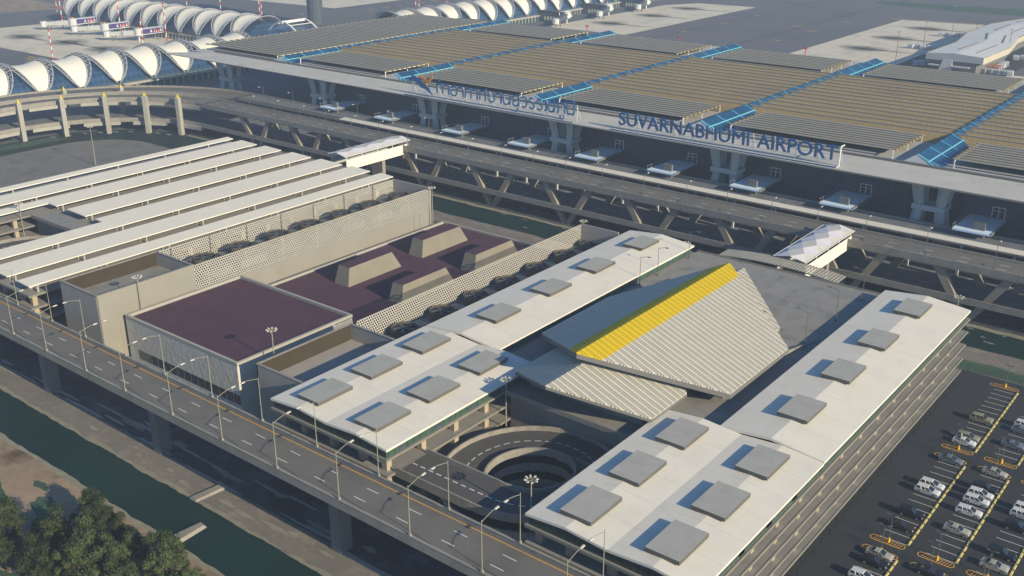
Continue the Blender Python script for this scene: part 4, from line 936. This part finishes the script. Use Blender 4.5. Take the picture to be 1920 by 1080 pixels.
# jet bridges
def jet_bridge(loc, rz, label, panel, L=13, turn=60):
    t = thing('jet_bridge', label, 'jet bridge', loc, 'purple jet bridges' if panel else 'grey jet bridges'); t.rotation_euler = (0, 0, rz)
    col = M['jet_white'] if panel else M['jet_dark']
    mb = MB(); mb.box(-2, 2, -L, 0, 4.4, 8.4); local('fixed_tunnel', mb, col, t)
    mb = MB(); mb.box(-2.3, 2.3, -L - .2, .2, 8.4, 8.7); local('tunnel_roof', mb, M['jet_white'] if panel else M['jet_dark'], t)
    mb = MB(); mb.tube([(0, -L - 1.5, 4.2), (0, -L - 1.5, 9)], 2.9, 10); mb.tube([(0, -L - 1.5, 0), (0, -L - 1.5, 4.2)], .6, 8); local('rotunda', mb, M['jet_white'], t)
    d = Vector((-math.sin(R(turn)), -math.cos(R(turn)), 0)); p0 = Vector((0, -L - 1.5, 6.2)); pts = [p0 + d * 2, p0 + d * 13 + Vector((0, 0, -.8)), p0 + d * 24 + Vector((0, 0, -1.6))]
    mb = MB(); mb.bar(pts[0], pts[1], 3.2, 3.2); mb.bar(pts[1], pts[2], 2.7, 2.7); local('telescopic_tunnel', mb, M['jet_white'] if panel else M['jet_dark'], t)
    mb = MB(); q = pts[2]; mb.tube([q + Vector((0, 0, -1.9)), q + Vector((0, 0, 1.9))], 2.6, 9); local('cab', mb, M['jet_white'], t)
    mb = MB(); e = Vector((d.y, -d.x, 0)); m = pts[1] + d * 6
    for s in (-1.8, 1.8): mb.tube([m + e * s + Vector((0, 0, -m.z + .3)), m + e * s + Vector((0, 0, -1.5))], .3, 6); mb.tube([m + e * s + Vector((-.2, 0, -m.z + .6)), m + e * s + Vector((.4, 0, -m.z + .6))], .6, 8)
    for y in (-3, -L + 2): mb.box(-.3, .3, y - .3, y + .3, 0, 4.4)
    local('drive_legs', mb, M['conc_dark'], t)
    if panel:
        mb = MB(); mb.box(2.02, 2.1, -L + .4, -.4, 4.9, 8.2); local('advert_panel', mb, M['purple'], t)
        mb = MB()
        for y, w in ((-9.6, .8), (-7, .45), (-2, .8)): mb.box(2.1, 2.14, y - w, y + w, 5.6, 6.2); mb.box(2.1, 2.14, y - w * .6, y + w * .6, 6.5, 7.3)
        mb.box(2.1, 2.14, -5.8, -3.6, 5.2, 5.6); local('advert_white_mark', mb, M['paint_white'], t)
        mb = MB(); mb.box(2.15, 2.18, -5.9, -3.5, 5.6, 6.7); mb.box(2.15, 2.18, -5.2, -4.4, 6.7, 7.8); mb.box(2.15, 2.18, -10.2, -9.2, 6.3, 6.5); local('advert_orange_mark', mb, M['orange'], t)
        mb = MB(); mb.tube([(0, -L - 1.5, 9), (0, -L - 1.5, 9.9)], .7, 8); local('beacon', mb, M['sign_gold'], t)
    else:
        mb = MB(); mb.box(-3, 3, -L - 3, -L + 3, 8.7, 9.1); mb.hexa([(-3.2, -L - 4, 5), (3.2, -L - 4, 5), (3.2, -L - 1, 9.3), (-3.2, -L - 1, 9.3)], [(-3.2, -L - 4.4, 5.2), (3.2, -L - 4.4, 5.2), (3.2, -L - 1.4, 9.5), (-3.2, -L - 1.4, 9.5)]); local('roof_canopy', mb, M['jet_white'], t)
    return t
for x, y, l in ((-666.5, 430, 'nearest the terminal'), (-709, 430, 'in the middle of the three'), (-752.5, 430, 'farthest from the terminal')):
    jet_bridge((x, y + 6, 0), 0, 'white jet bridge with purple advertising panel, ' + l, True, 17)
for x, y, l in ((-510, 681, 'nearest'), (-510, 741, 'second nearest'), (-510, 800, 'farthest')):
    jet_bridge((x, y, 0), R(90), 'grey jet bridge on the far concourse, %s to the terminal roof' % l, False, 24, 75)
# red and white poles
proto = None
PL = [(-638, 337, 20, 'in front of the near tents, at the left'), (-646, 407, 18.5, 'rising behind the tents beside the terminal'), (-711, 431, 26, 'behind the middle purple jet bridge'), (-772, 420, 30, 'by the farthest purple jet bridge'), (-842, 455, 26, 'at the left end of the crossing tents'),
      (-652, 430, 26, 'in front of the right hand crossing tents'), (-805, 555, 24, 'beyond the crossing tents, farthest left'), (-761, 558, 24, 'beyond the crossing tents, second from left'), (-700, 553, 24, 'left of the control tower'), (-686, 540, 24, 'nearest to the control tower'),
      (-590, 620, 22, 'left of the far tents'), (-610, 645, 22, 'beyond the far tents at their near end'), (-552, 615, 27, 'among the far tents near the roof edge'), (-487.6, 675, 20, 'in front of the far tents'), (-497.5, 758, 20, 'between the far jet bridges'), (-497, 820, 20, 'by the farthest far jet bridge')]
for x, y, h, l in PL:
    t = thing('striped_light_mast', 'thin red and white striped mast ' + l, 'mast', (x, y, 0), 'red and white striped masts'); n = 9
    for c, m in ((0, 'red'), (1, 'paint_white')):
        mb = MB()
        for k in range(n):
            if k % 2 == c: mb.tube([(0, 0, h * k / n), (0, 0, h * (k + 1) / n)], .36, 6)
        local('red_bands' if c == 0 else 'white_bands', mb, M[m], t)
    mb = MB(); mb.box(-.9, .9, -.25, .25, h, h + .5); local('light_bar', mb, M['conc_dark'], t)
for x, y, l in ((-437, 640, 'left'), (-356, 632, 'middle'), (-268, 640, 'right')):
    t = thing('apron_beacon', 'small red beacon frame behind the terminal roof, %s of three' % l, 'beacon', (x, y, 0), 'red beacons behind the terminal')
    mb = MB(); mb.tube([(0, 0, 0), (0, 0, 6)], .35, 6); mb.box(-2, 2, -.2, .2, 6, 6.4); mb.box(-.5, .5, -.3, .3, 6.4, 7.2); local('frame', mb, M['red'], t)
for k, (x, y) in enumerate([(-218, 663.4), (-222, 728), (-232, 825), (-222, 852), (-166, 719)]):
    t = thing('apron_light_pole', 'tall thin grey light pole by the cargo shed, ' + ('on its car side' if k == 4 else ORD[k + 1] + ' away along the pale apron'), 'light pole', (x, y, 0), 'grey apron light poles')
    mb = MB(); mb.tube([(0, 0, 0), (0, 0, 18.5)], .22, 6, r1=.14); local('pole', mb, M['lamp_dark'], t); mb = MB(); mb.box(-1.2, 1.2, -.25, .25, 18.4, 18.8); local('floodlight', mb, M['lamp_head'], t)
# cargo shed
t = thing('cargo_shed', 'long pale cargo shed with a kinked low gable roof on open ground floor', 'shed')
ST = [(645, 0), (697, 1.2), (745, -6), (800, -6), (850, 6), (930, 22)]
for (ya, oa), (yb, ob_) in zip(ST, ST[1:]):
    for i, (xl, xr, zl, zr) in enumerate(((-194.2, -177.8, 10.6, 11.6), (-177.8, -161.3, 11.6, 10.6))):
        mb = MB(); mb.hexa([(xl + oa, ya, zl - .4), (xr + oa, ya, zr - .4), (xr + ob_, yb, zr - .4), (xl + ob_, yb, zl - .4)], [(xl + oa, ya, zl), (xr + oa, ya, zr), (xr + ob_, yb, zr), (xl + ob_, yb, zl)]); mb.build('roof_section', M['hangar_roof'], t)
    for xw, nm in ((-161.5, 'side_wall'), (-194, 'side_wall')):
        mb = MB(); mb.hexa([(xw - .2 + oa, ya, 6.6), (xw + .2 + oa, ya, 6.6), (xw + .2 + ob_, yb, 6.6), (xw - .2 + ob_, yb, 6.6)], [(xw - .2 + oa, ya, 10.6), (xw + .2 + oa, ya, 10.6), (xw + .2 + ob_, yb, 10.6), (xw - .2 + ob_, yb, 10.6)]); mb.build(nm, M['hangar_wall'], t)
    mb = MB(); mb.hexa([(-191 + oa, ya + .5, 0), (-165 + oa, ya + .5, 0), (-165 + ob_, yb, 0), (-191 + ob_, yb, 0)], [(-191 + oa, ya + .5, 6.6), (-165 + oa, ya + .5, 6.6), (-165 + ob_, yb, 6.6), (-191 + ob_, yb, 6.6)]); mb.build('ground_floor', M['conc_dark'], t)
    mb = MB(); mb.bar((-193.8 + oa, ya, 10.75), (-193.8 + ob_, yb, 10.75), .7, .35); mb.bar((-180.5 + oa, ya + 18, 11.6), (-180.5 + ob_, yb, 11.6), .8, .5); mb.bar((-169 + oa, ya + 12, 11.2), (-169 + ob_, yb, 11.2), .6, .4); mb.build('roof_gutter', M['wedge'], t)
mb = MB(); mb.prof_y([(-194.2, 7), (-161.3, 7), (-161.3, 10.6), (-177.8, 11.6), (-194.2, 10.6)], 644.4, 644.95); mb.build('gable_front', M['hangar_front'], t)
mb = MB(); mb.hexa([(-185.5, 642, 0), (-178, 642, 0), (-178, 645, 0), (-185.5, 645, 0)], [(-184, 644, 8), (-178.5, 644, 8), (-178.5, 645, 8), (-184, 645, 8)]); mb.build('front_pier', M['hangar_front'], t)
for x0, x1 in ((-191.5, -185.6), (-177.8, -168)):
    mb = MB(); mb.box(x0, x1, 640.5, 644.9, 4.2, 4.6); mb.build('loading_canopy', M['hangar_front'], t)
# cargo containers
proto = {}
def container(loc, rz, m, label):
    t = proto.get(m)
    if t is None:
        t = thing('cargo_container', label, 'container', loc, 'cargo containers by the cargo shed'); t.rotation_euler = (0, 0, rz); proto[m] = t
        mb = MB(); mb.prof_x([(-1.5, .15), (1.5, .15), (1.5, 2.3), (.9, 3.0), (-.9, 3.0), (-1.5, 2.3)], -1.7, 1.7)
        for k in range(6): mb.box(-1.6 + k * .6, -1.5 + k * .6, -1.56, 1.56, .2, 2.2)
        local('shell', mb, M[m], t); mb = MB(); mb.box(1.7, 1.76, -1.2, 1.2, .3, 2.4); local('door', mb, M['jet_white'], t); return t
    return dup(t, None, loc, rz, label)
CN = [(-203.5, 658.5, 0, 'left of the shed front'), (-200.3, 659.5, 0, 'left of the shed front'), (-202, 662.8, 0, 'left of the shed front'), (-199, 664, 0, 'left of the shed front')]
CN += [(-229 + 4 * k, 724 + (k % 2) * 2, 0, 'in the nearer row on the pale apron') for k in range(5)] + [(-231 + 3.6 * k, 794 + (k % 2) * 2, 0, 'in the farther row on the pale apron') for k in range(4)]
CN += [(-171 + 3.7 * k, 657.6, 0, 'in the row right in front of the shed') for k in range(7)] + [(-159.5, 678 + 4 * k, 0, 'beside the lit shed wall') for k in range(4)] + [(-160.5, 718, 0, 'far along the lit shed wall'), (-157, 722, 0, 'far along the lit shed wall')]
cnt = {}
for x, y, rz, l in CN:
    cnt[l] = cnt.get(l, 0) + 1; container((x, y, .05), rz + random.uniform(-.2, .2), 'container_grey', 'grey cargo container %s, %s of cluster' % (l, ORD[cnt[l]]))
for k in range(5): container((-162.5 + (k % 2) * 3.4, 668 + (k // 2) * 4, .05), .1, 'container_brown', 'rust brown cargo container at the corner of the shed, %s of five' % ORD[k + 1])

# ------------------------------------------------------------------ car park
mb = MB()
for kx in (-39.6, -31.4, -23.2, -15):
    y = 112
    for blk in ((112, 116.4), (121.5, 156.4), (162.3, 196.2), (202.4, 236.2)):
        y = blk[0]
        while y < blk[1]:
            mb.box(kx - 4.9, kx - .2, y - .06, y + .06, .05, .056); y += 2.47
structure('bay_marking', mb, M['paint_white'])
for c, kx in enumerate((-39.6, -31.4, -23.2, -15)):
    for r, blk in enumerate(((121.5, 156.4), (162.3, 196.2), (202.4, 236.2))):
        t = thing('wheel_stop_row', 'row of faded yellow kerb blocks, %s column from the garage, %s from near edge' % (ORD[c + 1], ORD[r + 1]), 'kerb', (kx, blk[0], .05), 'yellow kerb rows')
        y = 0; mb = MB()
        while y < blk[1] - blk[0] - 1: mb.hexa([(-.2, y + .1, 0), (.2, y + .1, 0), (.2, y + 1.75, 0), (-.2, y + 1.75, 0)], [(-.13, y + .15, .2), (.13, y + .15, .2), (.13, y + 1.7, .2), (-.13, y + 1.7, .2)]); y += 2.1
        local('kerb_blocks', mb, M['kerb_yellow'], t)
def capsule(x0, x1, y, r, n=8): return [(x1 - r + r * math.cos(R(a)), y + r * math.sin(R(a))) for a in range(-90, 91, 180 // n)] + [(x0 + r + r * math.cos(R(a)), y + r * math.sin(R(a))) for a in range(90, 271, 180 // n)]
mb = MB(); isl = []
for kx in (-39.7, -31.3, -23.1, -14.9):
    for y in (118.2, 121.3, 157.5, 161.3, 197.1, 201.6, 237.0):
        x0, x1, r = kx - 6.3, kx, .85; a = capsule(x0, x1, y, r); b_ = capsule(x0 + .16, x1 - .16, y, r - .16); n = len(a)
        for k in range(n): mb.face([(a[k][0], a[k][1], .056), (a[(k + 1) % n][0], a[(k + 1) % n][1], .056), (b_[(k + 1) % n][0], b_[(k + 1) % n][1], .056), (b_[k][0], b_[k][1], .056)])
        x = x0 + .7
        while x < x1 - .9: mb.face([(x, y - r + .1, .056), (x + .13, y - r + .1, .056), (x + .63, y + r - .1, .056), (x + .5, y + r - .1, .056)]); x += .5
        isl.append((kx - 2.95, y))
structure('island_hatching', mb, M['paint_yellow'])
proto = None
cols = {-39.7: 'first', -31.3: 'second', -23.1: 'third', -14.9: 'fourth'}
for i, (x, y) in enumerate(isl):
    if y < 125: continue
    lb = 'dark car park lamp on hatched island, %s column from the garage, %s from near edge' % (ORD[i // 7 + 1], ORD[i % 7 - 1])
    if proto is None:
        proto = thing('car_park_lamp', lb, 'lamp post', (x, y, .05), 'car park lamps'); 
        mb = MB(); mb.tube([(0, 0, .9), (0, 0, 5.6)], .07, 6); mb.box(-.75, .75, -.04, .04, 5.5, 5.6); local('pole', mb, M['lamp_dark'], proto)
        mb = MB(); mb.tube([(0, 0, 0), (0, 0, .9)], .2, 10); local('bollard_base', mb, M['bollard_yellow'], proto)
        for s in (-1, 1): mb = MB(); mb.box(s * .75 - .28, s * .75 + .28, -.13, .13, 5.6, 5.72); local('lamp_head', mb, M['lamp_dark'], proto)
    else: dup(proto, None, (x, y, .05), None, lb)
t = thing('car_park_fence', 'dark post and rail fence round the car park', 'fence')
mb = MB(); x = -55.5
while x < 0: mb.box(x - .06, x + .06, 240.24, 240.36, 0, 1.5); x += 1.75
mb.build('far_posts', M['lamp_dark'], t); mb = MB()
for z in (.7, 1.4): mb.box(-55.5, 0, 240.28, 240.32, z - .03, z + .03)
mb.build('far_rails', M['lamp_dark'], t)
mb = MB(); y = 112
while y < 240: mb.box(-51.84, -51.76, y - .04, y + .04, 0, 1.4); y += 3.45
mb.build('side_posts', M['tyre'], t)

# ------------------------------------------------------------------ cars
def car_paint(name, rgb, metal=.3): return mat(name, rgb, .3, .02, 2, spec=.5, metal=metal)
PAINT = {'silver': car_paint('paint_silver', (204, 204, 205), 0), 'beige': car_paint('paint_beige', (188, 182, 166)), 'black': car_paint('paint_black', (38, 38, 42)), 'maroon': car_paint('paint_maroon', (62, 46, 48)), 'blue': car_paint('paint_blue', (122, 130, 140)), 'olive': car_paint('paint_olive', (160, 154, 126))}
def car_meshes(kind):
    L = 2.25; W_ = .87
    if kind == 'sedan': low = [(-L, .45), (-L, .8), (-L + .12, .95), (-1.35, 1.0), (.85, .98), (1.9, .86), (L - .05, .72), (L, .45)]; roof = [(-1.45, .99), (-.85, 1.4), (.1, 1.43), (.95, .97)]
    elif kind == 'wagon': low = [(-L, .45), (-L, .95), (-L + .05, 1.02), (.95, 1.0), (1.9, .9), (L - .05, .75), (L, .45)]; roof = [(-2.15, 1.01), (-1.95, 1.5), (.15, 1.54), (1.1, 1.0)]
    else: low = [(-L, .5), (-L, 1.0), (-L + .05, 1.1), (1.0, 1.08), (2.0, 1.0), (L, .85), (L, .5)]; roof = [(-2.1, 1.09), (-1.85, 1.68), (.2, 1.72), (.95, 1.08)]
    body = MB(); prof = low + [(L - .1, .25), (-L + .1, .25)]
    n = len(prof); i0 = len(body.v)
    for s, f in ((-1, .94), (-1, 1), (1, 1), (1, .94)):
        for (x, z) in prof: body.v.append((x * (1 if abs(f) == 1 else .985), s * W_ * f if f == 1 else s * W_ * .93, z if f == 1 else z + (.03 if z > .6 else 0)))
    order = [0, 1, 2, 3]
    # rings: 1 (left full), 0 (left inset) ... join 0-1-2-3 so the sides bulge
    rings = [i0 + k * n for k in range(4)]
    seq = [rings[0], rings[1], rings[2], rings[3]]
    seq = [rings[1], rings[2]]
    for k in range(n): body.f.append((rings[1] + k, rings[1] + (k + 1) % n, rings[2] + (k + 1) % n, rings[2] + k)); body.m.append(0)
    body.f.append(tuple(rings[1] + k for k in range(n))); body.m.append(0); body.f.append(tuple(rings[2] + k for k in range(n))[::-1]); body.m.append(0)
    body.v = body.v[:i0 + 3 * n]
    wb, wt = W_ - .05, W_ - .2
    (x0, z0), (x1, z1), (x2, z2), (x3, z3) = roof
    glass = MB(); glass.hexa([(x0, -wb, z0), (x3, -wb, z3), (x3, wb, z3), (x0, wb, z0)], [(x1, -wt, z1 - .03), (x2, -wt, z2 - .03), (x2, wt, z2 - .03), (x1, wt, z1 - .03)])
    rf = MB(); rf.hexa([(x1 - .03, -wt - .02, z1 - .05), (x2 + .03, -wt - .02, z2 - .05), (x2 + .03, wt + .02, z2 - .05), (x1 - .03, wt + .02, z1 - .05)], [(x1 + .06, -wt + .06, z1 + .03), (x2 - .06, -wt + .06, z2 + .03), (x2 - .06, wt - .06, z2 + .03), (x1 + .06, wt - .06, z1 + .03)])
    for s in (-1, 1):
        for f in (0, .36, .66, 1):
            xb, xt = x0 + (x3 - x0) * f, x1 + (x2 - x1) * f; rf.bar((xb, s * (wb + .01), z0 + (z3 - z0) * f), (xt, s * (wt + .01), z1 - .02), .09, .05)
    tail = MB()
    for s in (-1, 1): tail.box(-L - .02, -L + .03, s * .68 - .14, s * .68 + .14, .66, .84)
    return body, glass, rf, tail
wheel = MB(); wheel.tube([(0, -.11, 0), (0, .11, 0)], .33, 14); rimb = MB(); rimb.tube([(0, -.125, 0), (0, .125, 0)], .2, 10)
protos = {}
def car(kind, colour, x, y, label):
    if (kind, colour) in protos: return dup(protos[(kind, colour)], None, (x, y, .05), random.uniform(-.03, .03), label)
    t = thing('parked_car', label, 'car', (x, y, .05), 'cars in the car park'); protos[(kind, colour)] = t
    body, glass, rf, tail = car_meshes(kind)
    local('body', body, PAINT[colour], t); local('windows', glass, M['car_glass'], t); local('roof', rf, PAINT[colour], t); local('tail_lights', tail, M['tail'], t)
    for s in (-1, 1):
        mb = MB(); mb.box(2.2, 2.27, s * .66 - .16, s * .66 + .16, .6, .76); local('headlight', mb, M['headlight'], t)
        mb = MB(); mb.box(.62, .8, s * .9 - .09, s * .9 + .09, .98, 1.1); local('mirror', mb, PAINT[colour], t)
        for wx in (-1.38, 1.4):
            w = local('wheel', wheel, M['tyre'], t); w.location = (wx, s * .8, .33); r_ = local('rim', rimb, M['rim'], w); r_.location = (0, s * .01, 0)
    return t
W1, W2, W3 = 'in first bay column', 'in second bay column', 'in third bay column'
CARS = [('suv', 'olive', 1, 216.7, 'olive tall car alone among empty bays'), ('wagon', 'olive', 1, 207.0, 'olive estate car, far one of a pair behind the hatched island'), ('sedan', 'silver', 1, 204.6, 'silver saloon next to an olive estate by the island'),
        ('sedan', 'blue', 1, 195.6, 'grey blue saloon on the hatched island'), ('wagon', 'silver', 1, 183.9, 'silver estate car, farther of a touching pair'), ('wagon', 'silver', 1, 181.3, 'silver estate car, nearer of a touching pair'),
        ('suv', 'black', 1, 171.8, 'black tall car beside a dark maroon saloon'), ('sedan', 'maroon', 1, 166.8, 'dark maroon saloon before the hatched island'), ('sedan', 'beige', 1, 156.0, 'beige saloon on the hatched island, next to a black one'),
        ('sedan', 'black', 1, 153.4, 'black saloon beside the beige one at the island'), ('wagon', 'silver', 1, 148.2, 'silver estate car cut by the bottom of the picture'),
        ('sedan', 'beige', 2, 196.0, 'beige saloon on the hatched island'), ('suv', 'black', 2, 188.8, 'black tall car, farthest of a group of three'), ('wagon', 'silver', 2, 186.3, 'silver estate car, middle of a group of three'),
        ('wagon', 'silver', 2, 183.6, 'silver estate car, nearest of a group of three'), ('wagon', 'silver', 2, 179.0, 'silver estate car parked singly'), ('sedan', 'beige', 2, 171.7, 'beige saloon parked singly'), ('sedan', 'black', 2, 156.4, 'black saloon on the hatched island at the picture bottom'),
        ('wagon', 'silver', 3, 186.4, 'silver estate car, farther of a pair'), ('wagon', 'silver', 3, 184.0, 'silver estate car, nearer of a pair'), ('suv', 'black', 3, 179.2, 'black tall car below two silver estates'),
        ('suv', 'black', 3, 169.2, 'black tall car beside a beige saloon'), ('sedan', 'beige', 3, 164.9, 'beige saloon by the lamp island'), ('wagon', 'silver', 2, 219.8, 'silver estate car at the right picture edge'), ('sedan', 'blue', 2, 217.0, 'grey blue saloon at the right picture edge'),
        ('sedan', 'blue', 2, 209.5, 'grey blue saloon just under the right edge pair'), ('sedan', 'silver', 3, 152.0, 'silver saloon at the bottom right corner')]
for kind, colour, col, y, l in CARS: car(kind, colour, (-42.4, -34.1, -25.9)[col - 1], y, l + ' ' + (W1, W2, W3)[col - 1])

# ------------------------------------------------------------------ trees
def crown(seed, r=3.8, h=5.6, n=7600):
    rnd = random.Random(seed); mb = MB(); cl = []
    for k in range(26):
        a = rnd.uniform(0, 6.283); q = rnd.random() ** .6; zz = rnd.uniform(0, 1); rr = r * (.95 - .5 * zz) * q
        cl.append((rr * math.cos(a), rr * math.sin(a), 2.4 + zz * h * .95, rnd.uniform(.65, 1.35)))
    for k in range(n):
        cx, cy, cz, cr = rnd.choice(cl); d = Vector((rnd.gauss(0, 1), rnd.gauss(0, 1), rnd.gauss(0, .8))).normalized(); p = Vector((cx, cy, cz)) + d * cr * rnd.uniform(.45, 1.05)
        nrm = (d + Vector((rnd.uniform(-.7, .7), rnd.uniform(-.7, .7), rnd.uniform(-.1, .9)))).normalized(); a = nrm.orthogonal().normalized(); a.rotate(Matrix.Rotation(rnd.uniform(0, 6.28), 3, nrm)); b_ = nrm.cross(a); s = rnd.uniform(.11, .24)
        mb.face([p - a * s, p + b_ * s * .55, p + a * s, p - b_ * s * .55])
    return mb, cl
def tree(loc, seed, label):
    t = thing('broadleaf_tree', label, 'tree', loc, 'trees by the canal'); mb, cl = crown(seed); o = mb.build('crown', M['leaf'], None, False, False); o.parent = t
    mb = MB(); mb.tube([(0, 0, -.1), (.1, .05, 2), (0, .1, 4.6)], .28, 7, r1=.1)
    for c in cl[:9]: mb.tube([(0, .05, 1.6 + .2 * c[2]), (c[0] * .6, c[1] * .6, c[2] * .85), (c[0], c[1], c[2])], .09, 5, r1=.03)
    local('trunk', mb, M['bark'], t); return t
TR = [(-157.2, 76.2, 1.0, 'at the canal edge, farthest left of the waterside ones'), (-152.3, 74.6, 1.05, 'at the canal edge, second along the water'), (-148.5, 76.6, .7, 'small one leaning over the canal'), (-163.5, 63.6, 1.15, 'at the left picture edge'), (-158, 67.2, .75, 'small one behind the left edge tree'),
      (-153, 67.8, 1.2, 'large one in the middle of the clump'), (-145.6, 69.4, 1.2, 'large one on the right half of the clump'), (-141.8, 74.4, .8, 'small one near the sandy bank'), (-134.6, 75.6, 1.15, 'beside the jetty, right of the clump'), (-157, 60.2, 1, 'low at the left bottom'),
      (-148.9, 62.6, 1.1, 'at the picture bottom, left of centre of the clump'), (-142.2, 64.4, 1.15, 'at the picture bottom, centre of the clump'), (-138.4, 68.4, 1.15, 'at the picture bottom below the jetty'), (-127, 75.4, .85, 'farthest right at the picture bottom'), (-134.2, 68.4, 1, 'at the picture bottom, right part of the clump'), (-130.4, 73, 1.05, 'at the picture bottom, near the canal bank')]
tp = []
for i, (x, y, s, l) in enumerate(TR):
    lb = 'dark green leafy tree ' + l
    if i < 4: o = tree((x, y, 0), 11 + i, lb); tp.append(o)
    else: o = dup(tp[i % 4], None, (x, y, 0), None, lb)
    o.rotation_euler = (0, 0, i * 1.7); o.scale = (s, s, s * (.92 + .05 * (i % 4)))
